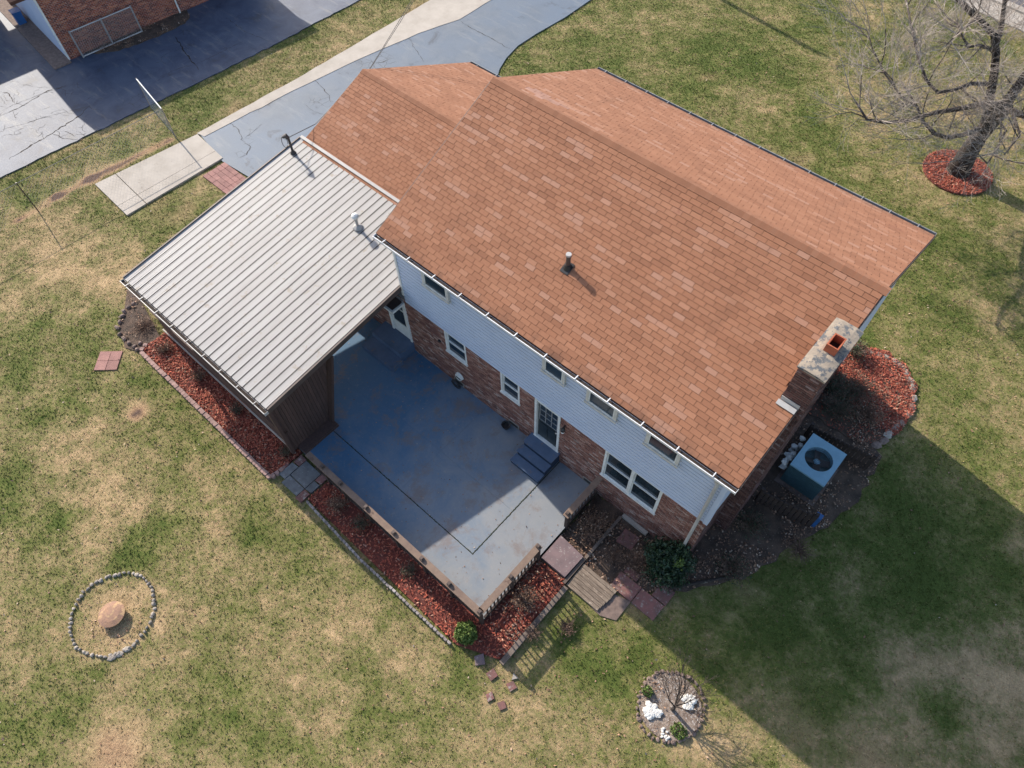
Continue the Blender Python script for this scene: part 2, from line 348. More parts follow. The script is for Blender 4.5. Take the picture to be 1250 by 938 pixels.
def patio_mat():
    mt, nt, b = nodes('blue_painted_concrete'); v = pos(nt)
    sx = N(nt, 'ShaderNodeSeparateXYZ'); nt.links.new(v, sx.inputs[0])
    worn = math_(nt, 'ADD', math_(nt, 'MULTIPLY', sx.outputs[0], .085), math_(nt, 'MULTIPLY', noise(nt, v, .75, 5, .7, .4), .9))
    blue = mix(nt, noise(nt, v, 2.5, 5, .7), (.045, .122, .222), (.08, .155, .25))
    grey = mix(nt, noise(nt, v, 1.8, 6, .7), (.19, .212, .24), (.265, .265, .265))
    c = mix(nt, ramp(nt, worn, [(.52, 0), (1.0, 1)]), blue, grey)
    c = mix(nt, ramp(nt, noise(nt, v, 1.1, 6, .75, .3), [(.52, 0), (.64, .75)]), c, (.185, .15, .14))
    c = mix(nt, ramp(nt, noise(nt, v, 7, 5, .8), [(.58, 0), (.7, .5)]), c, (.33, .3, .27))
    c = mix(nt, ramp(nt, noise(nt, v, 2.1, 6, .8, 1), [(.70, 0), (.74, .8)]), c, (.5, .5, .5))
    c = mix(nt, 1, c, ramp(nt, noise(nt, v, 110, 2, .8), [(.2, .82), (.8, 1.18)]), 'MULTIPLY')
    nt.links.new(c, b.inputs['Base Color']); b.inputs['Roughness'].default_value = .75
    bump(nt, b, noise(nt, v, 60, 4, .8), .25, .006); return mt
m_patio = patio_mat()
m_joint = MAT('joint_dirt', (.03, .035, .025), (.05, .06, .03), 9, .95)
m_step = MAT('blue_painted_step', (.085, .13, .21), (.065, .10, .165), 3, .75, bmp=.25, spots=(4, .6, (.16, .13, .12)))

# ---------------------------------------------------------------- ground polygons (from the picture, laid on the ground plane)
asph = poly([(0, 218), (70, 184), (140, 150), (245, 100), (345, 50), (440, 0)])
asph = [asph[0][:1]+(asph[0][1],)]+asph[1:]+[(-15.6, 26), (-60, 30), (-60, -30), (-18.9, -20)]
def rough(pts, step=.35, amp=.05):
    out = []
    for i in range(len(pts)):
        a, b = np.array(pts[i][:2]), np.array(pts[(i+1) % len(pts)][:2]); L = np.hypot(*(b-a)); n = min(120, max(1, int(L/step)))
        nn = np.array([-(b-a)[1], (b-a)[0]])/max(L, 1e-6)
        for k in range(n):
            w = random.gauss(0, amp)*(0 < k); out.append(tuple((a+(b-a)*k/n+nn*w).tolist()))
    return out
NBROT = math.radians(-6); NBC = Vector((-22.75, .92, 0))
def nb(x, y, z=0): return (NBC.x+x*math.cos(NBROT)-y*math.sin(NBROT), NBC.y+x*math.sin(NBROT)+y*math.cos(NBROT), z)
bedn = poly([(93, 66), (112, 66), (140, 64), (170, 55), (205, 40), (226, 30), (232, 23), (229, 14), (216, 8), (211, 12)])
pad = poly([(116, 225), (155, 263), (216, 227), (272, 193), (241, 164)], -.15)
strip = poly([(241, 164), (360, 99), (445, 49), (528, 0)])+[(-12.6, 19.5), (-10.8, 19.5)]+poly([(602, 0), (561, 25), (511, 42), (442, 72), (360, 111), (250, 168)])
drive = poly([(245, 166), (360, 110), (442, 71), (511, 41), (561, 24), (602, 0)])+[(-10.85, 20), (-8.7, 24)]+poly([(735, -10), (722, 0), (690, 22), (655, 42), (632, 57), (618, 72), (610, 85), (607, 95)])+[(-6.2, 10.5), (-6.2, 1.45)]+poly([(304, 217), (272, 198)])
street = [(x, y) for x, y in ((-20, 34.6), (60, 24.6), (62, 42), (-20, 52))]
gutter_kerb = None
patio_poly = [(-6.75, -4.62), (7.22, -4.62), (7.22, 0), (-6.75, 0)]
bed1 = [(-6.7, -5.66), (-.02, -5.66), (.05, -4.62), (-6.7, -4.62)]
bed2 = [(1.3, -5.45), (7.1, -5.5), (8.15, -5.05), (8.15, -2.5), (7.22, -2.5), (7.22, -4.62), (1.3, -4.62)]
bed3 = [(7.2, -1.9), (9.2, -1.9), (10.3, -1.0), (11.0, -.1), (11.6, .8), (12.0, 2.2), (12.35, 3.1), (12.75, 4.5), (12.6, 6.2), (9.9, 6.5), (9.9, 0), (7.2, 0)]
mound = [(9.9, 6.0), (12.1, 6.2), (12.6, 7.2), (12.65, 8.1), (12.3, 9.1), (11.6, 9.6), (10.9, 9.6), (9.9, 9.2)]
asph = rough(asph, .25, .025); strip = rough(strip, .5, .015); bedn = rough(bedn, .2, .05); bed3 = rough(bed3, .2, .05); mound = rough(mound, .2, .04)
housep = [(-6.4, 0), (9.95, 0), (9.95, 8.1), (-6.4, 9.2)]
rockbed = poly([(158, 340), (152, 380), (146, 400), (153, 425), (175, 432), (200, 420)])
ring1c = (.03, -10.78); ring2c = (11.85, -3.16)
treec = (9.33, 18.98)
def circ(c, r, n=24, ry=None): return [(c[0]+r*math.cos(2*math.pi*i/n), c[1]+(ry or r)*math.sin(2*math.pi*i/n)) for i in range(n)]
NOGRASS = [asph, pad, strip, drive, patio_poly, bed1, bed2, bed3, mound, housep, circ(treec, 1.2), street]

# ---------------------------------------------------------------- lawn
GREEN = [(175, 672, 42, .55), (150, 690, 30, .4), (310, 632, 30, .5), (325, 655, 22, .4), (240, 870, 70, .4), (320, 870, 60, .3), (75, 635, 12, .8), (790, 855, 25, .0), (780, 780, 60, .3), (690, 790, 45, .5), (735, 820, 35, .4),
         (930, 80, 55, .5), (870, 45, 60, .45), (1020, 15, 50, .5), (860, 100, 40, .5), (1150, 380, 60, .15), (1000, 700, 110, .6), (930, 760, 70, .45), (1030, 850, 55, .6), (1150, 870, 32, .9), (1220, 700, 55, .8), (1110, 640, 90, .6), (1140, 730, 50, .5), (960, 800, 60, .4), (1180, 590, 60, .4),
         (20, 600, 45, .4), (60, 250, 60, .25), (250, 120, 50, .2), (340, 60, 60, .25), (220, 480, 50, .35), (260, 520, 50, .35), (60, 390, 40, .35), (190, 250, 40, .25), (880, 700, 60, .25), (400, 730, 60, .15), (30, 880, 60, .25), (20, 450, 40, .3), (950, 180, 60, .2), (700, 60, 40, .2)]
BROWN = [(130, 915, 45, .8), (75, 560, 60, .5), (170, 498, 14, 1.6), (165, 508, 10, 1.2), (80, 350, 60, .5), (1095, 800, 38, .5), (1185, 820, 45, .6), (1140, 810, 22, .4), (1235, 845, 30, .5), (1240, 665, 22, 1), (1150, 890, 50, .3), (860, 95, 25, .5), (1060, 150, 40, .4), (860, 920, 60, .5), (760, 750, 40, .3),
         (120, 620, 50, .35), (400, 800, 70, .3), (500, 860, 80, .25), (900, 130, 40, .3), (1185, 500, 50, .1), (620, 900, 60, .25), (20, 290, 50, .3), (150, 330, 30, .5), (1060, 905, 50, .35), (690, 30, 30, .2), (40, 710, 40, .2), (137, 745, 36, 1.0), (125, 780, 25, .6), (480, 750, 60, .3)]
def fields(x, y):
    g = .53+(fbm(x, y, .22, 4)-.5)*.65+(fbm(x+50, y-30, .9, 4)-.5)*.7+(fbm(x-11, y+23, 3.2, 3)-.5)*.7
    g = g+.1*np.clip((y-3)/8, 0, 1)
    dd = (fbm(x-20, y+70, .35, 4)-.5)*1.6
    for u, v, r, a in GREEN:
        c = at(u, v); e = at(u+r, v); R = np.hypot(*(e-c)[:2]); q = np.hypot(x-c[0], y-c[1])/R
        g = g+a*.62*np.exp(-q**2*1.2)*(.4+1.2*fbm(x, y, 1.3, 3))
    for u, v, r, a in BROWN:
        c = at(u, v); e = at(u+r, v); R = np.hypot(*(e-c)[:2]); q = np.hypot(x-c[0], y-c[1])/R
        w = a*np.exp(-q**2*1.2)*(.4+1.2*fbm(x+9, y, 1.3, 3)); g = g-w*.5; dd = dd+w*.55
    for (a, b) in zip(DITCH, DITCH[1:]):
        a, b = np.array(a), np.array(b); d = b-a; t = np.clip(((x-a[0])*d[0]+(y-a[1])*d[1])/(d@d), 0, 1); q = np.hypot(x-a[0]-t*d[0], y-a[1]-t*d[1])
        w = np.exp(-(q/.22)**2); dd = dd+w*.9; g = g-w*.5
    return g, dd
DITCH = [P(23, 269), P(70, 240), P(111, 218), P(208, 171)]
def hgt(x, y):
    return G+(fbm(x, y, .5, 3)-.5)*.03
def grid(x0, x1, y0, y1, step):
    nx = int((x1-x0)/step)+1; ny = int((y1-y0)/step)+1
    X, Y = np.meshgrid(np.linspace(x0, x1, nx), np.linspace(y0, y1, ny)); return X.ravel(), Y.ravel(), nx, ny
xs = np.concatenate([np.linspace(-400, -35, 12)[:-1], np.linspace(-35, 24, 296), np.linspace(24, 400, 12)[1:]])
ys = np.concatenate([np.linspace(-400, -20, 12)[:-1], np.linspace(-20, 38, 291), np.linspace(38, 400, 12)[1:]])
X, Y = np.meshgrid(xs, ys); nx, ny = len(xs), len(ys); X = X.ravel(); Y = Y.ravel()
flat = np.zeros(len(X), bool)
for pl in NOGRASS:
    c = np.mean(np.array(pl), 0); gp = [tuple(c+(np.array(p)-c)*1.08) for p in pl]; flat |= inpoly(X, Y, gp)
Z = hgt(X, Y); Z[flat] = G-.012
i = np.arange((ny-1)*(nx-1)); r_, c_ = i//(nx-1), i % (nx-1); a = r_*nx+c_
lawn = bulk('lawn', np.stack([X, Y, Z], 1), np.stack([a, a+1, a+nx+1, a+nx], 1), m_lawn)
tag(lawn, 'patchy green and straw-coloured winter lawn', kind='structure')
gf, df = fields(X, Y)
for nm, arr in (('green', gf), ('dirt', df)):
    at_ = lawn.data.attributes.new(nm, 'FLOAT', 'POINT'); at_.data.foreach_set('value', arr.astype(np.float32))
lawn.data.polygons.foreach_set('use_smooth', [True]*len(lawn.data.polygons))

def scatter(n, box, avoid=True, inside=None):
    x = rng.uniform(box[0], box[1], n); y = rng.uniform(box[2], box[3], n)
    p = np.stack([x, y, np.full(n, G)], 1)-CAM; dz = p@_d
    u = 625+FPX*(p@CR)/dz; v = 469-FPX*(p@CU)/dz
    k = (dz > 0) & (u > -25) & (u < 1275) & (v > -25) & (v < 963); x, y = x[k], y[k]
    if inside is not None: k = inpoly(x, y, inside); x, y = x[k], y[k]
    if avoid:
        k = np.ones(len(x), bool)
        for pl in NOGRASS: k &= ~inpoly(x, y, pl)
        x, y = x[k], y[k]
    return x, y
def blades(name, x, y, z, h, w, mat, lean=.6, per=2):
    n = len(x); Vs = []; 
    for q in range(per):
        a = rng.uniform(0, 2*np.pi, n); b = rng.uniform(0, 2*np.pi, n); hh = h*rng.uniform(.5, 1.2, n); ww = w*rng.uniform(.6, 1.3, n)
        ox = x+rng.normal(0, .012, n); oy = y+rng.normal(0, .012, n)
        p0 = np.stack([ox-np.cos(a)*ww, oy-np.sin(a)*ww, z-.005], 1); p1 = np.stack([ox+np.cos(a)*ww, oy+np.sin(a)*ww, z-.005], 1)
        p2 = np.stack([ox+np.cos(b)*hh*lean, oy+np.sin(b)*hh*lean, z+hh*.8], 1); Vs.append(np.stack([p0, p1, p2], 1))
    V = np.concatenate(Vs).reshape(-1, 3); F = np.arange(len(V)).reshape(-1, 3)
    return V, F
gx, gy = scatter(620000, (-30, 19, -15, 32))
gg, gd = fields(gx, gy)
k = rng.random(len(gx)) < np.clip(.75+gg*.5-np.clip(gd, 0, 1)*.5, .2, 1); gx, gy, gg = gx[k], gy[k], gg[k]
Vg, Fg = blades('grass', gx, gy, hgt(gx, gy), .022+.03*np.clip(gg, 0, 1), .013, m_tuft, .45)
grass = bulk('grass', Vg, Fg, m_tuft); tag(grass, 'short patchy grass blades, green mixed with straw', 'grass', kind='stuff')
av = grass.data.attributes.new('green', 'FLOAT', 'POINT'); av.data.foreach_set('value', np.tile(np.repeat(gg, 3), 2).astype(np.float32))
print('grass', len(Fg))
def flakes(name, x, y, z, size, mat, tilt=.5, asp=.6, zr=.02):
    n = len(x); a = rng.uniform(0, 2*np.pi, n); s = size*rng.uniform(.5, 1.4, n)
    ux = np.stack([np.cos(a), np.sin(a), rng.normal(0, tilt, n)], 1)*s[:, None]; uy = np.stack([-np.sin(a), np.cos(a), rng.normal(0, tilt, n)], 1)*(s*asp)[:, None]
    c = np.stack([x, y, z+rng.uniform(.003, zr, n)], 1)
    V = np.stack([c-ux, c+uy, c+ux, c-uy], 1).reshape(-1, 3); return V, np.arange(len(V)).reshape(-1, 4)
lx, ly = scatter(26000, (-30, 19, -15, 32)); dens = fbm(lx, ly, .25, 3); k = rng.random(len(lx)) < np.clip((dens-.35)*2.2+.25*(ly > 7), .06, 1); lx, ly = lx[k], ly[k]
V, F = flakes('leaf', lx, ly, hgt(lx, ly)+.01, .028, m_leafl)
tag(bulk('fallen_leaves', V, F, m_leafl), 'small dry leaves scattered over the lawn', 'leaves', kind='stuff')

# ---------------------------------------------------------------- paving and roads
def sheet(name, pts, z0, z1, mat, label=None):
    o = obj(name, MB().prism(pts, z0, z1), mat); tag(o, label, kind='structure'); return o
sheet('neighbour_driveway', asph, G-.3, G+.03, m_asph, 'cracked grey asphalt driveway of the neighbouring house')
sheet('driveway', drive, G-.3, G+.036, m_drive, 'bluish sealed asphalt driveway beside the garage')
sheet('concrete_strip', strip, G-.3, G+.05, m_conc, 'pale concrete strip along the driveway edge')
sheet('street', street, G-.3, G+.02, m_street, 'street beyond the front lawn')
kb = [(-20, 34.2), (60, 24.2), (60, 24.6), (-20, 34.6)]
sheet('kerb', kb, G-.3, G+.13, m_conc, 'pale concrete kerb along the street')
sheet('sidewalk', [(-20, 33.0), (60, 23.0), (60, 24.21), (-20, 34.21)], G-.3, G+.05, m_conc, 'concrete footway behind the kerb')
padt = thing('concrete_pad', (pad[0][0], pad[0][1], G), 'pale concrete pad left of the driveway end, split by a cross joint', 'concrete pad')
# pad as three slabs
A0, A1, A2, A4 = map(np.array, (pad[0], pad[1], pad[3], pad[4]))
def quad(a, b, c, d): return [tuple(a), tuple(b), tuple(c), tuple(d)]
l = lambda a, b, t: a+(b-a)*t
T0, T1 = .19, .2; E0 = .72
for q in ((0, T0, 0, E0-.008), (T0+.006, 1, 0, E0-.008), (0, T0, E0, 1), (T0+.006, 1, E0, 1)):
    t0, t1, e0, e1 = q
    c1 = l(l(A0, A4, t0), l(A1, A2, t0), e0); c2 = l(l(A0, A4, t0), l(A1, A2, t0), e1); c3 = l(l(A0, A4, t1), l(A1, A2, t1), e1); c4 = l(l(A0, A4, t1), l(A1, A2, t1), e0)
    obj('slab', MB().prism(quad(c1, c2, c3, c4), G-.2, G+.06), m_conc, padt)
def crack(mb, pts, w, z):
    q = [P(u, v) for u, v in pts]; L = []
    for a, b in zip(q, q[1:]):
        n = max(2, int(math.hypot(b[0]-a[0], b[1]-a[1])/.12))
        L += [(a[0]+(b[0]-a[0])*k/n+random.gauss(0, .02), a[1]+(b[1]-a[1])*k/n+random.gauss(0, .02)) for k in range(n)]
    L.append(q[-1])
    for i, (a, b) in enumerate(zip(L, L[1:])):
        dx, dy = b[0]-a[0], b[1]-a[1]; l_ = math.hypot(dx, dy) or 1; ww = w*.55*random.uniform(.3, 1.3)/2*min(1, .25+6*min(i, len(L)-2-i)/len(L)); nx_, ny_ = -dy/l_*ww, dx/l_*ww
        mb.add([(a[0]-nx_, a[1]-ny_, z), (b[0]-nx_, b[1]-ny_, z), (b[0]+nx_, b[1]+ny_, z), (a[0]+nx_, a[1]+ny_, z)], [(0, 1, 2, 3)])
ck = MB()
for pts, w in (([(0, 113), (12, 116), (19, 128)], .06), ([(0, 143), (25, 132), (45, 120), (62, 110), (84, 106)], .07), ([(0, 137), (20, 128), (50, 116), (84, 106)], .03), ([(10, 196), (40, 178), (62, 165), (82, 152), (100, 141), (109, 131)], .11), ([(62, 163), (78, 170), (98, 172)], .05),
               ([(75, 160), (84, 162), (92, 168)], .04), ([(0, 160), (30, 152), (70, 140), (108, 131)], .025), ([(214, 45), (224, 62), (238, 80), (243, 86)], .1), ([(195, 95), (220, 84), (238, 80)], .03), ([(238, 80), (260, 70), (300, 50)], .025), ([(275, 22), (300, 40), (330, 52)], .03), ([(0, 66), (18, 58), (40, 55)], .03)):
    crack(ck, pts, w, G+.033)
for _ in range(46):
    u, v = random.uniform(0, 110), random.uniform(100, 175); a = random.uniform(0, 6.28); p = [(u, v)]
    for k in range(3): a += random.gauss(0, .6); u += 7*math.cos(a); v += 4*math.sin(a); p.append((u, v))
    crack(ck, p, .02, G+.0332+_*.00003)
tag(obj('asphalt_cracks', ck, m_debris), 'dark cracks in the neighbouring driveway', kind='structure')
ck = MB()
for pts, w in (([(562, 27), (580, 38), (600, 48), (624, 62)], .05), ([(380, 96), (392, 106), (401, 116), (405, 127)], .05), ([(500, 48), (506, 60), (515, 72), (518, 80)], .03), ([(280, 150), (292, 160), (296, 172), (305, 180), (302, 190), (288, 196)], .04), ([(296, 172), (312, 160), (322, 150)], .02), ([(372, 128), (384, 138), (400, 142)], .02)):
    crack(ck, pts, w, G+.04)
tag(obj('driveway_cracks', ck, m_debris), 'dark cracks across the sealed driveway', kind='structure')
def pavers(name, loc, label, x0, x1, y0, y1, nx, ny, mat, rot=0, z=.03, gap=.012, cat='paving'):
    t = thing(name, (*loc, G), label, cat)
    dx, dy = (x1-x0)/nx, (y1-y0)/ny
    me = mesh('paver', *(lambda b: (b.V, b.F))(MB().box(-dx/2+gap/2, dx/2-gap/2, -dy/2+gap/2, dy/2-gap/2, -.04, z)), mat)
    for i in range(nx):
        for j in range(ny):
            p = Vector((x0+dx*(i+.5), y0+dy*(j+.5), 0)); p.rotate(Matrix.Rotation(rot, 3, 'Z'))
            piece('paver', me, t, (loc[0]+p.x, loc[1]+p.y, G+random.uniform(-.004, .004)), Matrix.Rotation(rot+random.uniform(-.015, .015), 3, 'Z'))
    return t
pavers('brick_walk', (-12.02, .38), 'pink paver patch between the concrete pad and the patio cover', 0, 1.55, 0, 1.02, 5, 5, m_pave, z=.045)
pavers('paver_square', P(123, 430), 'four pink pavers set square in the lawn beside the stone edged bed', 0, .72, 0, .72, 2, 2, m_pave, rot=math.radians(-47), z=.035)

# ---------------------------------------------------------------- patio
pt = thing('patio', (0, 0, 0), 'blue painted concrete patio slab behind the house', 'patio')
obj('slab_base', MB().prism(patio_poly, G-.3, -.03), m_joint, pt)
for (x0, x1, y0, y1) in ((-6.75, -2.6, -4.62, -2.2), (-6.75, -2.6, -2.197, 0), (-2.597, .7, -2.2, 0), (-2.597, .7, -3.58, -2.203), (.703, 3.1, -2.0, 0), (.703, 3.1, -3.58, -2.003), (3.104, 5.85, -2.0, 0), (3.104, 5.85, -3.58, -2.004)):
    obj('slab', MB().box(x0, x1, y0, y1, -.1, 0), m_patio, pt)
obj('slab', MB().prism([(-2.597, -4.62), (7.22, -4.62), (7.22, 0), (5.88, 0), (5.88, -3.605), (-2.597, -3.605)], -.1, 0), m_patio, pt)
# joint weeds/dark line
j = MB(); 
for i in range(110):
    y = random.uniform(-3.6, -1); j.rock((5.865+random.uniform(-.012, .012), y, 0), .014, .03, .008, 5)
    x = random.uniform(.7, 5.87); j.rock((x, -3.593+random.uniform(-.012, .012), 0), .03, .012, .008, 5)
tag(obj('joint_moss', j, m_joint, pt), kind='stuff')
lp, ln = scatter(500, (-3, 7.2, -4.6, 0), False)
V, F = flakes('leaf', lp, ln, np.zeros(len(lp)), .018, m_leafl); 
tag(bulk('patio_leaf_litter', V, F, m_leafl), 'specks of leaf litter on the patio', 'leaves', kind='stuff')
st = thing('patio_steps', (5.33, -.5, 0), 'blue painted concrete steps below the dark panelled back door', 'steps')
for i, (y0, y1, z) in enumerate(((-.4, 0, .48), (-.68, -.4, .33), (-.96, -.68, .17))):
    obj('riser', MB().box(4.85, 5.84, y0+.02, y1-.002, .0, z-.035), m_risershade, st); obj('tread', MB().box(4.83, 5.86, y0, y1-.002, z-.034, z), m_step, st)
st = thing('door_landing', (-.6, -.5, 0), 'low blue painted landing below the white storm door under the cover', 'steps')
obj('step', MB().box(-1.25, .02, -.6, -.002, 0, .42), m_step, st); obj('step', MB().box(-1.25, .12, -1.05, -.602, 0, .21), m_step, st)

# ---------------------------------------------------------------- brick walls
BW, BH = .178, .062
def bricks(u0, u1, z0, z1, openings, place, depth=.02):
    """running bond; place(u, w, z) -> point, w = distance proud of the mortar"""
    mb = MB(); r = 0; z = z0
    while z < z1-.01:
        zt = min(z+BH-.013, z1); u = u0-(BW/2 if r % 2 else 0)+random.uniform(-.004, .004)
        while u < u1-.02:
            a, b = max(u, u0), min(u+BW-.013, u1); segs = [(a, b)]
            for (o0, o1, p0, p1) in openings:
                if zt > p0+.005 and z < p1-.005:
                    s2 = []
                    for (c, d) in segs:
                        if d <= o0 or c >= o1: s2.append((c, d)); continue
                        if c < o0: s2.append((c, o0))
                        if d > o1: s2.append((o1, d))
                    segs = s2
            for (c, d) in segs:
                if d-c < .025: continue
                w = depth*random.uniform(.55, 1.0)
                V = [place(c, 0, z), place(d, 0, z), place(d, 0, zt), place(c, 0, zt), place(c, w, z), place(d, w, z), place(d, w, zt), place(c, w, zt)]
                mb.add(V, [(4, 5, 6, 7), (0, 1, 5, 4), (1, 2, 6, 5), (2, 3, 7, 6), (3, 0, 4, 7)])
            u += BW
        z += BH; r += 1
    return mb

# ---------------------------------------------------------------- the house
ZE, ZR, YN, YF, YR, XL, XR = 5.37, 7.33, -.35, 8.42, 4.035, 0.0, 10.35
house = thing('house', (5, 4, G), 'two storey brick and white sided house with an orange brown shingle roof', 'house')
ZS = 2.46
openings = [(1.60, 2.42, 1.46, 2.6), (3.70, 4.38, 1.46, 2.6), (4.92, 5.78, .45, 2.6), (7.2, 8.92, 1.06, 2.6), (-.86, -.04, .4, 2.4)]
hw = MB()
wall_cells = [(-6.4, -.86), (-.04, 1.6), (2.42, 3.7), (4.38, 4.92), (5.78, 7.2), (8.92, 10.10)]
for a, b in wall_cells: hw.box(a, b, .001, .25, G-.2, ZS)
for (a, b, c, d) in openings:
    hw.box(a, b, .001, .25, G-.2, c)
    if d < ZS: hw.box(a, b, .001, .25, d, ZS)
hw.box(9.82, 10.10, .25, 8.0, G-.2, ZS); hw.box(.1, .35, .25, 8.05, G-.2, ZS); hw.box(.1, 10.10, 7.8, 8.05, G-.2, ZS)
wl = obj('wall', hw, m_mortar, house)
tag(obj('brick_courses', bricks(-6.4, 10.12, G-.15, ZS, openings, lambda u, w, z: (u, -w+.001, z)), m_brick, wl), kind='stuff')
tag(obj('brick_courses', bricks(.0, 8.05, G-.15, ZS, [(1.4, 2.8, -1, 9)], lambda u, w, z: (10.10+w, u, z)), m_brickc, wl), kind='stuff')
core = MB().box(.35, 9.6, .5, 7.7, G, ZS-.1); core.box(.1, 10.10, .05, 8.05, ZS, 4.0); core.box(.1, 10.10, .3, 8.0, 4.0, 5.3)
obj('inner_wall', core, m_black, house)
# siding boards, each one a part of the upper wall
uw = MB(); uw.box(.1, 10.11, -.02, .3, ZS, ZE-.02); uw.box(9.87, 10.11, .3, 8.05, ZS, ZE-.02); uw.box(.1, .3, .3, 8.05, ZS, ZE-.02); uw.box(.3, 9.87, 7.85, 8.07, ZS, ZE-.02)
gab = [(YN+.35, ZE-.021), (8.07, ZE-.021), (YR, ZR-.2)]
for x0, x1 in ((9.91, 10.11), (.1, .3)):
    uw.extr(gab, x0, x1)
upper = obj('upper_wall', uw, m_lapshade, house)
EX = .14
nrow = int((ZE-ZS)/EX)
def prof(): return [(0, 0), (-.011, 0), (-.009, EX-.03), (-.005, EX-.027), (0, EX-.027)]
bme = mesh('siding_board', *(lambda b: (b.V, b.F))(MB().extr([(-y, z) for y, z in prof()][::-1] if 0 else prof(), 0, 10.03)), m_siding)
for i in range(nrow): piece('siding_board', bme, upper, (.1, -.021, ZS+i*EX))
# right gable boards (rotated so the profile faces +x), lengths shortened under the rake
for i in range(nrow+17):
    z = ZS+i*EX
    top = z+EX
    if top <= ZE-.05: y0, y1 = 0.0, 8.07
    else:
        d = (top-(ZE-.1))/((ZR-ZE)/(YR-YN)); y0, y1 = max(0, d-.3), min(8.07, 2*YR-d+.3)
    if y1-y0 < .3: break
    segs = [(y0, min(1.4, y1)), (max(2.8, y0), y1)] if y0 < 1.4 else [(max(2.8, y0), y1)]
    for (a, b) in segs:
        if b-a < .05: continue
        mb = MB(); pr = prof(); xw = 10.22 if a >= 2.8 else 10.11; V = [(xw-y, a, z+zz) for y, zz in pr]+[(xw-y, b, z+zz) for y, zz in pr]
        n = len(pr); mb.add(V, [tuple(range(n)), tuple(range(n, 2*n))[::-1]]+[(i2, n+i2, n+(i2+1) % n, (i2+1) % n) for i2 in range(n)])
        obj('siding_board', mb, m_siding, upper)
gz = MB().box(10.112, 10.218, 2.81, 8.12, .2, ZE-.1); obj('gable_wall', gz, m_lapshade, house)
for i in range(1, 17):
    z = ZS-i*EX; mb = MB(); pr = prof(); V = [(10.22-y, 2.8, z+zz) for y, zz in pr]+[(10.22-y, 8.14, z+zz) for y, zz in pr]
    n = len(pr); mb.add(V, [tuple(range(n)), tuple(range(n, 2*n))[::-1]]+[(i2, n+i2, n+(i2+1) % n, (i2+1) % n) for i2 in range(n)]); obj('siding_board', mb, m_siding, upper)
# corner posts and starter strip
cb = MB().box(10.04, 10.155, -.052, -.0, ZS, ZE-.03); cb.box(10.115, 10.155, -.0, .08, ZS, ZE-.03)
obj('corner_board', cb, m_siding, house); obj('corner_board', MB().box(.04, .12, -.052, .05, ZS+.3, ZE-.03), m_trim, house)
obj('soffit', MB().box(XL+.05, XR-.05, YN+.02, -.0, ZE-.1, ZE-.075), m_trim, house)

# main roof
def slab_roof(x0, x1, yn, ze, yr, zr, yf, zf, th=.12):
    mb = MB()
    n1 = Vector((0, -(zr-ze), (yr-yn))).normalized()*th; n2 = Vector((0, (zr-zf), (yf-yr))).normalized()*th
    pr = [(yn, ze), (yr, zr), (yf, zf), (yf, zf-th*1.0), (yr, zr-th*1.15), (yn, ze-th*1.0)]
    return mb.extr(pr[::-1], x0, x1)
roof = obj('roof', slab_roof(XL, XR, YN, ZE-.01, YR, ZR-.01, YF, ZE-.01), m_deck, house)
EXP, TW = .121, .268
cand = []   # (distance, loc, rot, width)
field = MB(); worn = MB()
def tabgeom(w, L=EXP+.03, th=.011, lift=.013):
    # x = along eave, y = up slope
    b = MB(); x0, x1 = .0045, w-.0045
    b.add([(x0, 0, 0), (x1, 0, 0), (x1, L, 0), (x0, L, 0), (x0, 0, lift), (x1, 0, lift), (x1, L, .002), (x0, L, .002)], [(4, 5, 6, 7), (0, 1, 5, 4), (1, 2, 6, 5), (3, 0, 4, 7)])
    return b
def slope(x0, x1, ye, ze, yr, zr, sgn, skip=None, xclip=None, exclude=None):
    """sgn=+1: slope rises toward +y"""
    Ls = math.hypot(yr-ye, zr-ze); up = Vector((0, (yr-ye)/Ls, (zr-ze)/Ls)); rows = int(round(Ls/EXP)); e = Ls/rows
    ux = Vector((1, 0, 0)) if sgn > 0 else Vector((-1, 0, 0)); nrm = ux.cross(up)
    rot = Matrix((ux, up, nrm)).transposed(); start = x0 if sgn > 0 else x1; W_ = x1-x0
    for r in range(rows):
        off = -(.5*TW*(r % 2))-.17*TW*((r//2) % 3); off += random.uniform(-.008, .008)
        u = off; left = 0
        while u < W_:
            if left <= 0: left = random.choice((1, 2, 2, 3)); t0 = random.random()
            left -= 1; tint = min(1, max(0, t0+random.uniform(-.16, .16)))
            a, b = max(u, 0), min(u+TW, W_); u += TW
            if b-a < .02: continue
            base = Vector((start, ye, ze))+ux*a+up*(r*e-.012)+nrm*.001
            cen = base+ux*(b-a)/2+up*e/2
            if skip and skip(cen): continue
            full = b-a > TW-.001
            cand.append(((cen-Vector(CAM)).length, base, rot, b-a, full and exclude is None, tint))
def skip_main(c): return c.x > 10.05 and 1.45 < c.y < 2.75
slope(XL, XR, YN, ZE, YR, ZR, 1, skip_main); slope(XL, XR, YF, ZE, YR, ZR, -1)
GX0, GYR, GZR, GYF, GZF = -6.5, 4.77, 4.4, 9.5, 2.3
GYN, GZN = 0.9, 4.4-.38*(4.77-.9)
slope(GX0, .09, GYN, GZN, GYR, GZR, 1, exclude=1); slope(GX0, .09, GYF, GZF, GYR, GZR, -1, lambda c: c.x > .05, exclude=1)
nmain = sum(1 for c in cand if c[4])
cand.sort(key=lambda c: (not c[4], c[0]))
_dd = _d+(668-625)/FPX*CR-(120-469)/FPX*CU; _sl = (ZE-ZR)/(YF-YR); _t = (ZR+_sl*(CAM[1]-YR)-CAM[2])/(_dd[2]-_sl*_dd[1]); WX = (CAM+_t*_dd)[:2]
tme = mesh('shingle', *(lambda b: (b.V, b.F))(tabgeom(TW)), m_shingle)
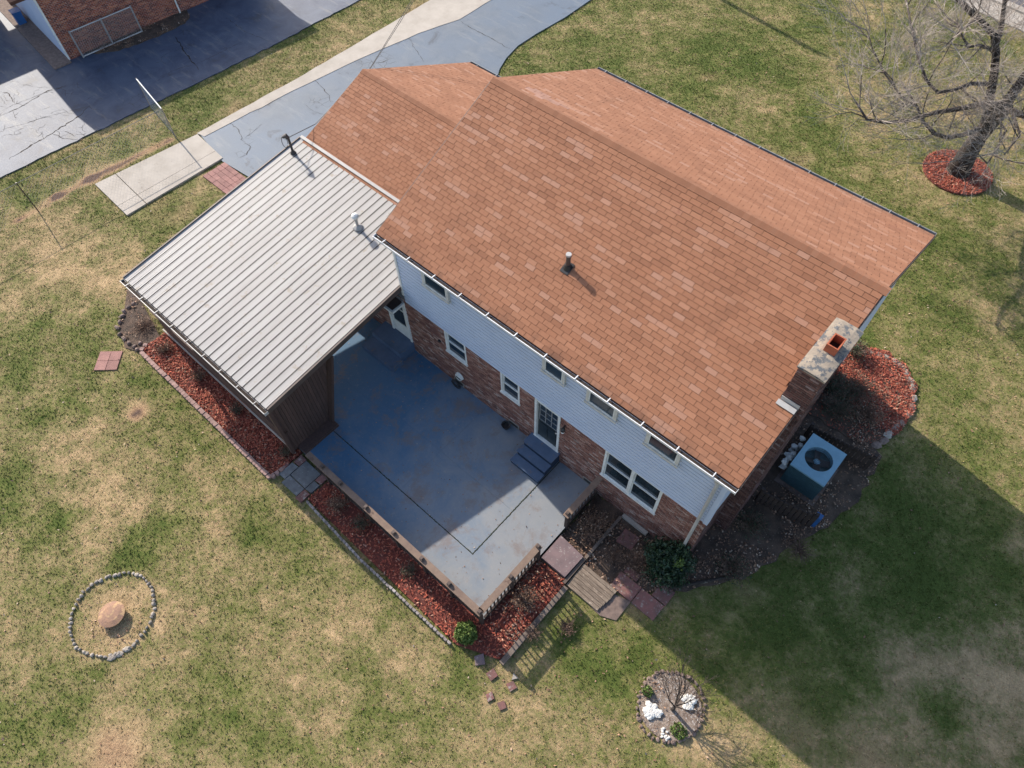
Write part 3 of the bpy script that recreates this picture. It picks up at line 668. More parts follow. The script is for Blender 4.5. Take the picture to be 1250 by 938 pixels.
ftint = []
for i, (d, base, rot, w, full, tint) in enumerate(cand):
    if i < 300 and full:
        so_ = piece('shingle', tme, roof, base, rot @ Matrix.Rotation(random.uniform(-.004, .004), 3, 'Z')); so_.color = (tint, tint, tint, 1)
    else:
        g = tabgeom(w); jz = random.uniform(-.001, .003)
        mw = worn if (base.y > YR and math.hypot((base.x-WX[0])/.75, (base.y-WX[1])/.22) < random.uniform(.6, 1.1) and base.x > .3) else field
        if mw is field: ftint += [tint]*len(g.V)
        mw.add([base+rot @ Vector((v[0], v[1], v[2]+(jz if v[2] > 0 else 0))) for v in g.V], g.F)
sf = tag(obj('shingle_field', field, m_shfield, roof), kind='stuff'); sf.data.attributes.new('tint', 'FLOAT', 'POINT').data.foreach_set('value', ftint)
tag(obj('worn_shingles', worn, MAT('worn_shingle', (.36, .2, .15), (.3, .15, .1), 6, .9, rand=.2), roof), kind='stuff')
print('tabs', len(cand))
groof = obj('garage_roof', slab_roof(GX0, .1, GYN, GZN-.01, GYR, GZR-.01, GYF, GZF-.01), m_deck, house)
# ridge caps
def caps(x0, x1, yr, zr, s1, s2, parent):
    w = .14
    d1 = Vector((0, -1, -s1)).normalized()*w; d2 = Vector((0, 1, -s2)).normalized()*w
    b = MB(); L = .17
    for xx, lf in ((0, .024), (L, .008)):
        b.V += [tuple(Vector((xx, 0, 0))+d1+Vector((0, 0, lf))), (xx, 0, lf+.004), tuple(Vector((xx, 0, 0))+d2+Vector((0, 0, lf))), tuple(Vector((xx, 0, 0))+d1), (xx, 0, -.01), tuple(Vector((xx, 0, 0))+d2)]
    b.F += [(0, 6, 7, 1), (1, 7, 8, 2), (0, 1, 4, 3), (1, 2, 5, 4), (0, 3, 9, 6), (2, 8, 11, 5)]
    me = mesh('ridge_cap', b.V, b.F, m_shingle); x = x0
    while x < x1-.1: q_ = random.uniform(.3, .85); piece('ridge_cap', me, parent, (x, yr, zr+.002)).color = (q_, q_, q_, 1); x += .133
sm = (ZR-ZE)/(YR-YN); caps(XL, XR, YR, ZR, sm, sm, roof); caps(GX0, -.02, GYR, GZR, .38, (GZR-GZF)/(GYF-GYR), groof)
# grey patch on the front slope
# rake trim
for x0, x1 in ((XR+.002, XR+.022), (XL-.022, XL-.002)):
    for ye in (YN, YF):
        V = [(x0, ye, ZE), (x0, YR, ZR), (x0, YR, ZR-.17), (x0, ye, ZE-.17), (x1, ye, ZE), (x1, YR, ZR), (x1, YR, ZR-.17), (x1, ye, ZE-.17)]
        obj('rake_board', MB().add(V, [(0, 1, 2, 3), (7, 6, 5, 4), (0, 4, 5, 1), (1, 5, 6, 2), (2, 6, 7, 3), (3, 7, 4, 0)]), m_brownr, roof)
# gutters
def gutter(x0, x1, y, z, out, parent, n, mat=m_gutter):
    s = out; pr = [(y, z-.045), (y+s*.0, z-.1), (y+s*.1, z-.1), (y+s*.125, z+.01), (y+s*.105, z+.01), (y+s*.088, z-.08), (y+s*.018, z-.08), (y+s*.014, z-.045)]
    if s < 0: pr = pr[::-1]
    pr = pr[::-1]
    g = MB().extr(pr, x0, x1)
    for xx in (x0-.003, x1): g.box(xx, xx+.006, min(y, y+s*.12), max(y, y+s*.12), z-.1, z+.008)
    go = obj('gutter', g, mat, parent)
    ga, gb = sorted((y+s*.019, y+s*.087)); obj('leaf_debris', MB().box(x0+.01, x1-.01, ga, gb, z-.079, z-.035), m_debris, go)
    sm_ = MB().box(-.011, .011, min(0, s*.13), max(0, s*.13), -.004, .006)
    me = mesh('gutter_strap', sm_.V, sm_.F, mat)
    for i in range(n): piece('gutter_strap', me, go, (x0+(i+.4)*(x1-x0)/n, y, z+.022))
    return go
gutter(XL, XR, YN-.015, ZE-.02, -1, house, 12); gutter(XL, XR, YF+.015, ZE-.02, 1, house, 14, m_gutd)
gutter(GX0, .05, GYF+.015, GZF-.02, 1, house, 7, m_gutd)
# downspout on the right corner
ds = MB(); q = [(9.93, YN-.07, ZE-.12), (9.93, YN-.05, ZE-.25), (9.93, -.11, ZE-.55), (9.93, -.11, G+.25), (9.93, -.3, G+.12)]
ds.tube(q, .045, 6); obj('downspout', ds, m_panflash, house)
# windows
def window(x0, x1, z0, z1, y, frame_mat, w=.06, sash=True, double=False, proud=.05, full_top=None):
    mb = MB(); top = full_top or z1
    mb.box(x0-w, x0, y-proud, y+.06, z0, top); mb.box(x1, x1+w, y-proud, y+.06, z0, top)
    mb.box(x0-w, x1+w, y-proud, y+.06, top, top+w); mb.box(x0-w-.02, x1+w+.02, y-proud-.03, y+.06, z0-w, z0)
    fr = obj('window', mb, frame_mat, house)
    spans = [(x0, x1)]
    if double:
        c = (x0+x1)/2; obj('mullion', MB().box(c-.04, c+.04, y-proud-.004, y+.06, z0, top), frame_mat, fr); spans = [(x0, c-.04), (c+.04, x1)]
    for a, b in spans:
        zm = z0+(top-z0)*.52
        s = MB()
        for (p0, p1, dy) in ((z0, zm+.02, .0), (zm-.02, top, .025)):
            s.box(a, a+.03, y-.02+dy, y+.02+dy, p0, p1); s.box(b-.03, b, y-.02+dy, y+.02+dy, p0, p1)
            s.box(a+.03, b-.03, y-.02+dy, y+.02+dy, p0, p0+.035); s.box(a+.03, b-.03, y-.02+dy, y+.02+dy, p1-.035, p1)
        obj('sash', s, m_trim, fr)
        obj('pane', MB().box(a+.03, b-.03, y-.002, y+.004, z0+.035, zm-.015), m_glass, fr)
        obj('pane', MB().box(a+.03, b-.03, y+.022, y+.028, zm+.015, top-.035), m_glass, fr)
    return fr
window(1.66, 2.36, 1.52, 2.52, .03, m_trim, full_top=2.40); window(3.76, 4.32, 1.52, 2.52, .03, m_trim, full_top=2.40)
window(7.27, 8.86, 1.13, 2.5, .03, m_trim, double=True, full_top=2.40)
for a, b in ((1.22, 2.02), (5.24, 5.78), (6.55, 7.27), (8.2, 8.94)): window(a, b, 4.13, 5.05, -.07, m_cream, proud=.03, w=.07)
# back door with nine lights
dr = MB().box(4.99, 5.71, .05, .09, .5, 2.38)
door = obj('door', dr, m_doord, house)
df_ = MB().box(4.92, 4.99, -.035, .1, .48, 2.45); df_.box(5.71, 5.78, -.035, .1, .48, 2.45); df_.box(4.99, 5.71, -.035, .1, 2.38, 2.45); df_.box(4.9, 5.8, -.05, .1, .44, .5)
obj('door_frame', df_, m_trim, house)
for i in range(3):
    for k in range(3):
        x0 = 5.07+i*.2; z0 = 1.46+k*.27
        obj('pane', MB().box(x0, x0+.17, .04, .051, z0, z0+.235), m_glass, door)
mt_ = MB()
for i in range(4): mt_.box(5.055+i*.2-.012, 5.055+i*.2+.012, .028, .052, 1.44, 2.27)
for k in range(4): mt_.box(5.04, 5.67, .03, .053, 1.44+k*.27-.01, 1.44+k*.27+.01)
obj('muntin', mt_, m_steel, door)
for k in range(2): obj('door_panel', MB().box(5.07+k*.3, 5.32+k*.3, .035, .051, .62, 1.3), m_doord, door)
obj('handle', MB().lathe((5.65, .02, 1.35), [(.01, -.03), (.03, -.01), (.03, .01), (.01, .03)], 10), m_steel, door)
# storm door
sd = MB().box(-.8, -.72, -.02, .03, .45, 2.3); sd.box(-.16, -.08, -.02, .03, .45, 2.3); sd.box(-.72, -.16, -.02, .03, 2.2, 2.3); sd.box(-.72, -.16, -.02, .03, .45, 1.0)
sdo = obj('storm_door', sd, m_trim, house)
obj('door_frame', MB().box(-.88, -.81, -.05, .08, .42, 2.36).box(-.07, .0, -.05, .08, .42, 2.36), m_trim, house)
obj('pane', MB().box(-.72, -.16, .0, .01, 1.0, 2.2), m_glass, sdo); obj('rail', MB().box(-.72, -.16, -.012, .02, 1.72, 1.76), m_trim, sdo)
hd = thing('door_hood', (-.5, -.2, 2.3), 'white framed hood over the storm door beneath the patio cover', 'hood')
obj('frame', MB().box(-1.15, .03, -.5, -.44, 2.28, 2.36).box(-.03, .03, -.44, -.03, 2.28, 2.36).box(-1.15, -1.09, -.44, -.03, 2.28, 2.36), m_trim, hd)
obj('panel', MB().box(-1.09, -.03, -.44, -.03, 2.3, 2.33), m_brownr, hd)
# wall fittings
wv = thing('dryer_vent', (2.0, -.05, .55), 'round white hooded vent low on the brick wall left of the small window', 'vent')
obj('hood', MB().tube([(2.02, -.02, .55), (2.02, -.1, .55)], [.15, .13], 16), m_trim, wv); obj('opening', MB().box(1.93, 2.11, -.106, -.1, .5, .56), m_black, wv)
hr = MB()
for k_ in range(4): hr.tube([(1.95+.17*math.cos(t*.628)*(1-k_*.12), -.16, .2+.17*math.sin(t*.628)*(1-k_*.12)) for t in range(11)], .022, 5, False)
tag(obj('hose_coil', hr, m_black), 'black hose coil on the patio against the brick wall', 'hose')
o = obj('wall_light', MB().lathe((5.95, -.12, 2.1), [(.03, -.1), (.06, -.06), (.06, .04), (.02, .09)], 10), m_black); tag(o, 'black carriage light beside the panelled back door', 'wall light')
BASE[o] = Vector((0, 0, 0)); obj('shade', MB().lathe((5.95, -.12, 1.97), [(.03, -.03), (.05, 0), (.03, .04)], 10), m_trim, o); obj('arm', MB().box(5.93, 5.97, -.12, -.02, 2.16, 2.2), m_black, o)
o = obj('pipe_vent', MB().tube([(1.35, -.01, 1.72), (1.35, -.06, 1.72)], .05, 10), m_black); tag(o, 'small black round vent high on the brick wall by the storm door', 'vent')
for i, (x, lab) in enumerate(((4.15, 'foundation vent in the brick wall just left of the back steps'), (1.95, 'foundation vent under the round white vent'), (6.9, 'foundation vent behind the short railing by the wall'))):
    t = thing('foundation_vent', (x, 0, .1), lab, 'vent', 'foundation vents')
    obj('frame', MB().box(x-.2, x+.2, -.035, -.021, .04, .24), m_stone, t); obj('grille', MB().box(x-.16, x+.16, -.04, -.035, .08, .2), m_black, t)
o = obj('flower_pot', MB().lathe((4.0, -.2, 0), [(.08, 0), (.13, .16), (.14, .18), (.1, .17), (.09, .12)], 14), m_black); tag(o, 'black plastic pot standing against the wall left of the steps', 'pot')

# chimney
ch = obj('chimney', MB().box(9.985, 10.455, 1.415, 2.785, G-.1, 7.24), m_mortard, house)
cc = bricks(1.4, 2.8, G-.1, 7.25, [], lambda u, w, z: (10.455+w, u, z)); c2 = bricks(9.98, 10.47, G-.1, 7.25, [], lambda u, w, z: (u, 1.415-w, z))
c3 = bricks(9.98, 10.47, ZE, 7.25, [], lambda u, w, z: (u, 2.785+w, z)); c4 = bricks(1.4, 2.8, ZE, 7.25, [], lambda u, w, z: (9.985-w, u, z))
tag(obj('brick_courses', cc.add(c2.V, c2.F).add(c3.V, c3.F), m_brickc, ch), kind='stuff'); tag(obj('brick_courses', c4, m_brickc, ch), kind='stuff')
crown = MB(); nxx, nyy = 8, 20
def cr(i, j, top=True):
    x = 9.94+.56*i/nxx; y = 1.36+1.48*j/nyy; e = min(i, nxx-i, 2)/2*.5+min(j, nyy-j, 3)/3*.5
    return (x, y, 7.27+.05*e+random.uniform(-.003, .003)*(0 < i < nxx and 0 < j < nyy))
crown.V = [cr(i, j) for j in range(nyy+1) for i in range(nxx+1)]
crown.F = [(j*(nxx+1)+i, j*(nxx+1)+i+1, (j+1)*(nxx+1)+i+1, (j+1)*(nxx+1)+i) for j in range(nyy) for i in range(nxx)]
crown.box(9.94, 10.5, 1.36, 2.84, 7.235, 7.268)
obj('crown', crown, m_cap, ch)
fl = obj('flue', MB().box(10.12, 10.345, 1.94, 1.965, 7.27, 7.52).box(10.12, 10.345, 2.245, 2.27, 7.27, 7.52).box(10.12, 10.145, 1.965, 2.245, 7.27, 7.52).box(10.32, 10.345, 1.965, 2.245, 7.27, 7.52), m_terra, ch)
obj('soot', MB().box(10.145, 10.32, 1.965, 2.245, 7.27, 7.33), m_soot, fl)
zf_ = ZE+sm*(1.36-YN)
fm = MB().obox((10.15, 1.3, zf_+.0), (.2, 0, 0), (0, .05, .023), (0, -.006, .012)); fm.box(9.97, 10.36, 1.37, 1.385, zf_-.02, zf_+.13)
obj('flashing', fm, m_panflash, ch)
obj('flashing', MB().box(9.955, 9.975, 1.4, 2.8, ZE+sm*1.75, ZE+sm*1.75+.1), m_dark, ch)
# roof vent pipe
vp = thing('roof_vent_pipe', (4.68, 1.31, 6.11), 'plumbing vent pipe with a black boot standing on the main roof slope', 'vent pipe')
obj('pipe', MB().tube([(4.68, 1.31, 6.05), (4.68, 1.31, 6.5)], .055, 12), m_brownr, vp); obj('cap', MB().tube([(4.68, 1.31, 6.5), (4.68, 1.31, 6.55)], .065, 12), m_panflash, vp)
obj('boot', MB().tube([(4.68, 1.31, 6.1), (4.68, 1.31, 6.22)], [.11, .07], 12), m_black, vp)
obj('flashing', MB().obox((4.68, 1.29, 6.125), (.11, 0, 0), (0, .13, .058), (0, -.003, .007)), m_black, vp)

# garage body
gw = MB().box(GX0+.25, .1, 1.0, GYF-.35, G-.1, GZF-.1)
gw.extr([(1.0, GZF-.1), (GYF-.35, GZF-.1), (GYF-.35, GZF-.0), (GYR, GZR-.25), (1.0, 2.75)], GX0+.25, .1)
obj('garage_wall', gw, m_siding, house)
x0 = GX0-.02
for (ya, za, yb, zb) in ((GYN, GZN, GYR, GZR), (GYF, GZF, GYR, GZR)):
    V = [(x0-.001, ya, za), (x0-.001, yb, zb), (x0-.001, yb, zb-.16), (x0-.001, ya, za-.16), (x0+.018, ya, za), (x0+.018, yb, zb), (x0+.018, yb, zb-.16), (x0+.018, ya, za-.16)]
    obj('rake_board', MB().add(V, [(0, 1, 2, 3), (7, 6, 5, 4), (0, 4, 5, 1), (2, 6, 7, 3)]), m_brownr, groof)

# ---------------------------------------------------------------- patio cover (metal roof)
MX0, MX1, MY0, MY1, MZ0 = -6.7, .02, -4.84, 2.0, 2.555
MS = .117
pc = thing('patio_cover', (-3.3, -2.4, 0), 'lean-to patio cover with cream ribbed metal roof and dark brown board walls', 'patio cover')
def mz(y): return MZ0+MS*(y-MY0)
dk = MB(); 
V = [(MX0+.01, MY0+.02, mz(MY0)-.1), (MX1-.01, MY0+.02, mz(MY0)-.1), (MX1-.01, 0.0, mz(0)-.1), (MX0+.01, 0.0, mz(0)-.1)]
dk.add(V+[(x, y, z+.07) for x, y, z in V], [(0, 3, 2, 1), (4, 5, 6, 7), (0, 1, 5, 4), (1, 2, 6, 5), (2, 3, 7, 6), (3, 0, 4, 7)])
V = [(MX0+.01, 0.0, mz(0)-.1), (.09, 0.0, mz(0)-.1), (.09, MY1, mz(MY1)-.1), (MX0+.01, MY1, mz(MY1)-.1)]
dk.add(V+[(x, y, z+.07) for x, y, z in V], [(0, 3, 2, 1), (4, 5, 6, 7), (0, 1, 5, 4), (1, 2, 6, 5), (2, 3, 7, 6), (3, 0, 4, 7)])
mr = obj('roof', dk, m_dark, pc)
L = math.hypot(MY1-MY0, MS*(MY1-MY0)); NP = 27; pw = (MX1-MX0)/NP
pb = MB()
prf = [(.001, -.01), (.001, .013), (.014, .016), (.02, .010), (pw*.5, .008), (pw*.5+.012, .012), (pw*.5+.024, .008), (pw-.05, .010), (pw-.048, -.01)]
n = len(prf); V = [(x, 0, z) for x, z in prf]+[(x, L, z) for x, z in prf]
pb.add(V, [tuple(range(n)), tuple(range(n, 2*n))[::-1]]+[(i+1, i, n+i, n+i+1) for i in range(n-1)])
pme = mesh('roof_panel', pb.V, pb.F, m_pan)
tilt = Matrix.Rotation(math.atan(MS), 3, 'X')
for i in range(NP): piece('roof_panel', pme, mr, (MX0+i*pw, MY0, mz(MY0)-.03+random.uniform(-.002, .002)), tilt)
obj('flashing', MB().obox((MX0/2-.0, MY1+.03, mz(MY1)+.035), (-MX0/2-.02, 0, 0), (0, .045, .012), (0, -.003, .012)), m_pan, mr)
# right fascia, left fascia
for x0, x1 in ((MX1, MX1+.05), (MX0-.04, MX0)):
    y1 = -.06 if x0 > -1 else MY1
    V = [(x0, MY0, mz(MY0)-.17), (x1, MY0, mz(MY0)-.17), (x1, y1, mz(y1)-.17), (x0, y1, mz(y1)-.17)]
    f = MB().add(V+[(x, y, z+.185) for x, y, z in V], [(0, 3, 2, 1), (4, 5, 6, 7), (0, 1, 5, 4), (1, 2, 6, 5), (2, 3, 7, 6), (3, 0, 4, 7)])
    obj('fascia', f, m_brownr, mr)
gt = gutter(MX0-.02, MX1+.04, MY0-.01, mz(MY0)-.05, -1, pc, 9, m_panflash)
obj('beam', MB().box(MX0+.1, -.1, -4.82, -4.7, 2.2, 2.36), m_brown, pc)
# knee wall boards along -y side
me = mesh('wall_board', *(lambda b: (b.V, b.F))(MB().box(0, .17, -.03, .03, .0, 1.0)), m_brown)
for i in range(37): piece('wall_board', me, pc, (-6.6+i*.176, -4.72, 0.02))
obj('top_rail', MB().box(-6.62, -.05, -4.8, -4.64, 1.02, 1.07), m_brown, pc)
obj('sill', MB().box(-6.7, -.02, -4.80, -4.76, -.06, .03), m_conc, pc)
for x in (-6.55, -4.4, -2.2, -.12): obj('post', MB().box(x-.05, x+.05, -4.7, -4.6, 0, 2.5), m_brown, pc)
# west side boards
for i in range(14): piece('wall_board', me, pc, (-6.6, -4.6+i*.176, 0.02), Matrix.Rotation(math.pi/2, 3, 'Z'))
# end wall of vertical boards facing the patio
yb = -4.78; bw = .098
while yb < -2.85:
    yt = yb+bw-.008
    # right edge slants: y = -2.78 at the top, -3.47 near the floor
    zb = .02
    if yb > -3.47: zb = max(.02, (yb+3.47)/.69*2.5+.15)
    ztop = mz(yb)-.13
    if ztop-zb > .05:
        V = [(-.1, yb, zb), (-.05, yb, zb), (-.05, yt, min(ztop, zb+(.28 if yb > -3.47 else 0))), (-.1, yt, min(ztop, zb+(.28 if yb > -3.47 else 0))), (-.1, yb, ztop), (-.05, yb, ztop), (-.05, yt, ztop+.01), (-.1, yt, ztop+.01)]
        obj('wall_board', MB().add(V, [(0, 3, 2, 1), (4, 5, 6, 7), (0, 1, 5, 4), (1, 2, 6, 5), (2, 3, 7, 6), (3, 0, 4, 7)]), m_brown, pc)
    yb += bw
a_ = Vector((.0, -3.44, .05)); b_ = Vector((-.02, -2.68, 2.62)); d_ = (b_-a_)/2
obj('brace', MB().obox((a_+b_)/2, d_, (.12, 0, 0), d_.cross(Vector((1, 0, 0))).normalized()*.035), m_brown, pc)
obj('corner_post', MB().box(-.12, .0, -4.86, -4.76, 0, mz(-4.8)-.14), m_brown, pc)
obj('skirt', MB().box(-.05, .28, -4.62, -3.38, 0, .12), m_brown, pc)
# things under the cover
tb = thing('patio_table', (-4.7, -4.0, 0), 'pale topped table under the left end of the patio cover', 'table')
obj('top', MB().box(-5.9, -4.0, -4.35, -3.6, .72, .76), m_trim, tb)
for x in (-5.8, -4.1):
    for y in (-4.25, -3.7): obj('leg', MB().box(x-.03, x+.03, y-.03, y+.03, 0, .72), m_trim, tb)
# service mast and roof jack on the metal roof
sm_t = thing('service_mast', (-6.35, 1.42, 3.29), 'dark electric service mast with looped wires at the corner of the metal roof', 'service mast')
obj('mast', MB().tube([(-6.35, 1.42, 3.2), (-6.35, 1.42, 3.85)], .04, 8), m_dark, sm_t)
obj('weatherhead', MB().tube([(-6.35, 1.42, 3.85), (-6.38, 1.38, 3.95), (-6.45, 1.3, 3.9)], [.06, .075, .04], 8), m_dark, sm_t)
lp_ = MB(); lp_.tube([(-6.42+.16*math.cos(t*.6), 1.3+.05*math.sin(t*.6), 3.75+.17*math.sin(t*.6)) for t in range(11)], .01, 5); obj('wire_loop', lp_, m_black, sm_t)
obj('boot', MB().tube([(-6.35, 1.42, 3.28), (-6.35, 1.42, 3.38)], [.1, .05], 10), m_dark, sm_t)
wr = thing('overhead_wires', (-6.3, 5, 5), 'thin service wires running from the garage roof edge over the driveway', 'wires')
for dy, zz in ((0, 0), (.3, .25)):
    a = Vector((-6.4, 4.5+dy*.5, 4.1+zz*.3)); b = Vector((-14, 24+dy*4, 8.6+zz)); pts = []
    for t in range(17):
        q = t/16; p = a.lerp(b, q); p.z -= 1.1*4*q*(1-q)*.5; pts.append(p)
    obj('wire', MB().tube(pts, .009, 4), m_black, wr)
obj('wire', MB().tube([(-6.45, 1.35, 3.8), (-6.6, 2.6, 3.55), (-6.5, 4.2, 4.1)], .012, 4), m_black, wr)
rj = thing('roof_jack', (-2.45, .64, 3.2), 'galvanised flue with a round pale cap on the metal roof near the house', 'flue')
zb = mz(.64)
obj('pipe', MB().tube([(-2.45, .64, zb-.03), (-2.45, .64, zb+.4)], .045, 10), m_panflash, rj)
obj('cap', MB().lathe((-2.45, .64, zb+.38), [(.03, 0), (.1, .02), (.115, .07), (.09, .12), (.03, .15)], 14), m_trim, rj)
obj('base', MB().lathe((-2.45, .64, zb), [(.16, 0), (.15, .03), (.07, .1)], 6), m_terra if 0 else m_panflash, rj)

# ---------------------------------------------------------------- railings
def railing(name, label, p0, p1, posts, trim0=0, trim1=0):
    p0, p1 = Vector((*p0, 0)), Vector((*p1, 0)); d = (p1-p0); Ln = d.length; d.normalize(); nn = Vector((-d.y, d.x, 0)); mid = (p0+p1)/2
    t = thing(name, mid, label, 'railing')
    obj('top_board', MB().obox(mid+Vector((0, 0, .85)), d*(Ln/2+.06), nn*.085, (0, 0, .02)), m_rail, t)
    obj('lower_rail', MB().obox(mid+Vector((0, 0, .07)), d*Ln/2, nn*.025, (0, 0, .035)), m_bal, t)
    obj('upper_rail', MB().obox(mid+Vector((0, 0, .78)), d*Ln/2, nn*.025, (0, 0, .035)), m_bal, t)
    for q in posts:
        c = p0+d*q*Ln; m_ = MB().obox(c+Vector((0, 0, .31)), d*.045, nn*.045, (0, 0, .515)); o = obj('post', m_, m_bal, t)
        obj('post_cap', MB().obox(c+Vector((0, 0, .9)), d*.05, nn*.05, (0, 0, .032)).obox(c+Vector((0, 0, .945)), d*.035, nn*.035, (0, 0, .014)), m_brownr, o)
    me = mesh('baluster', *(lambda b: (b.V, b.F))(MB().obox((0, 0, 0), d*.017, nn*.017, (0, 0, .35))), m_bal)
    k_ = int(Ln/.125)
    for i in range(1, k_):
        piece('baluster', me, t, p0+d*(Ln*i/k_)+Vector((0, 0, .43)))
    return t
railing('patio_railing', 'long brown railing along the lawn side of the patio', (.85, -4.7), (7.22, -4.7), [.09, .205, .365, .53, .69, .84, 1.0])
railing('patio_railing', 'brown railing with open balusters on the end of the patio beside the red mulch bed', (7.22, -4.6), (7.22, -2.55), [.5, 1.0])
railing('patio_railing', 'short brown railing between the house wall and the patio gap', (7.22, -1.42), (7.22, -.06), [0.03])

# ---------------------------------------------------------------- beds
def bed(name, pts, z, mat, label): 
    o = obj(name, MB().prism(pts, G-.2, z), mat); return tag(o, label, kind='structure')
bed('mulch_bed', bed1, G+.04, m_mulchg, 'red mulch bed below the patio cover wall'); bed('mulch_bed', bed2, G+.04, m_mulchg, 'red mulch bed around the patio corner')
bed('soil_bed', bed3, G+.03, m_soil, 'dark leaf strewn bed beside the house'); bed('soil_bed', mound, G+.05, m_soil, 'rounded bed at the end of the house')
bed('mulch_ring', circ(treec, 1.22, 30), G+.04, m_mulchg, 'red mulch circle under the large bare tree'); bed('gravel_bed', circ(ring2c, .74), G+.03, m_gravel, 'earth inside the small stone ring')
bed('soil_bed', bedn, G+.06, m_soil, 'dry planting strip along the neighbouring brick wall'); bed('soil_bed', rockbed, G+.03, m_soil, 'weedy bed at the corner of the patio cover')
def chips(name, region, n, z, label, size=.04, thin=None):
    xx = [p[0] for p in region]; yy = [p[1] for p in region]
    x = rng.uniform(min(xx), max(xx), n); y = rng.uniform(min(yy), max(yy), n); k = inpoly(x, y, region); x, y = x[k], y[k]
    if thin is not None: k = thin(x, y); x, y = x[k], y[k]
    V, F = flakes('c', x, y, np.full(len(x), z), size, m_chip, .45, .35, .05)
    tag(bulk(name, V, F, m_chip), label, 'mulch', kind='stuff')
chips('mulch_chips', bed1, 9000, G+.04, 'red wood chips in the bed below the patio cover', thin=lambda x, y: rng.random(len(x)) < np.clip(fbm(x, y, 1.1, 3)*2.4-.25, .1, 1))
chips('mulch_chips', bed2, 10000, G+.04, 'red wood chips around the patio corner', thin=lambda x, y: rng.random(len(x)) < np.clip(fbm(x, y, 1.1, 3)*2.4-.35, .08, 1))
chips('mulch_chips', mound, 15000, G+.05, 'red wood chips on the rounded bed', thin=lambda x, y: rng.random(len(x)) < np.clip((y-7.2+(x-10.8)*.2)*1.3+(fbm(x, y, 1.5, 3)-.5)*2, .1, 1)); chips('mulch_chips', circ(treec, 1.22), 8000, G+.04, 'red wood chips around the large bare tree')
def litter(name, region, n, z, label, size=.03, clump=2.2):
    xx = [p[0] for p in region]; yy = [p[1] for p in region]
    x = rng.uniform(min(xx), max(xx), n); y = rng.uniform(min(yy), max(yy), n); k = inpoly(x, y, region) & (rng.random(n) < np.clip((fbm(x, y, 1.6, 4)-.42)*5, .03, 1)); x, y = x[k], y[k]
    V, F = flakes('c', x, y, np.full(len(x), z), size, m_leafl, .5, .6, .05); tag(bulk(name, V, F, m_leafl), label, 'leaves', kind='stuff')
litter('leaf_litter', bed3, 15000, G+.035, 'brown leaves in the dark bed beside the house')
litter('leaf_litter', [(7.25, -4.6), (8.15, -4.6), (8.15, -2.5), (7.25, -2.5)], 1300, G+.05, 'pale leaves over the mulch beside the end railing')
litter('leaf_litter', mound, 3500, G+.06, 'brown leaves over the shaded half of the rounded bed')
litter('leaf_litter', bedn, 6000, G+.06, 'dry leaves along the neighbouring brick wall'); litter('leaf_litter', rockbed, 900, G+.04, 'dry leaves in the stone edged corner bed')
litter('leaf_litter', bed1, 700, G+.05, 'a few dry leaves on the red mulch under the cover wall'); litter('leaf_litter', circ(ring2c, .74), 900, G+.035, 'leaves and gravel inside the small stone ring', .025)
litter('leaf_litter', circ(ring1c, .85), 700, G+.03, 'leaves inside the large stone ring', .025)
# scalloped edging
def edging(name, label, path, step, mat, w=.11, d=.05, h=.1, scallop=True):
    t = thing(name, (*path[0], G), label, 'edging')
    b = MB()
    if scallop:
        pts = [(-w/2, -d/2), (w/2, -d/2)]+[(w/2*math.cos(a), d/2+w*.35*math.sin(a)) for a in (.2, .8, 1.57, 2.34, 2.94)]
        b.prism(pts, -.05, h)
    else: b.rock((0, 0, h*.3), w/2, d/2+.01, h*.7, 7)
    me = mesh('edging_block', b.V, b.F, mat); 
    for (p, q) in zip(path, path[1:]):
        p, q = Vector(p), Vector(q); Ln = (q-p).length; n = max(1, int(Ln/step)); a = math.atan2(q.y-p.y, q.x-p.x)
        for i in range(n):
            c = p.lerp(q, (i+.5)/n)
            piece('edging_block', me, t, (c.x+random.uniform(-.006, .006), c.y+random.uniform(-.006, .006), G+random.uniform(-.01, .015)), Matrix.Rotation(a+math.pi+random.uniform(-.06, .06), 3, 'Z'))
    return t
edging('scalloped_edging', 'pink scalloped edging along the mulch bed under the patio cover', [(-6.75, -5.4), (-6.6, -5.72), (.0, -5.72), (.03, -5.3)], .125, m_edge, w=.12, d=.09, h=.1)
edging('scalloped_edging', 'narrow greyish edging beads along the bed outside the long railing', [(1.33, -5.5), (3.7, -5.62), (7.0, -5.58)], .12, m_edgeg, w=.105, d=.03, h=.11)
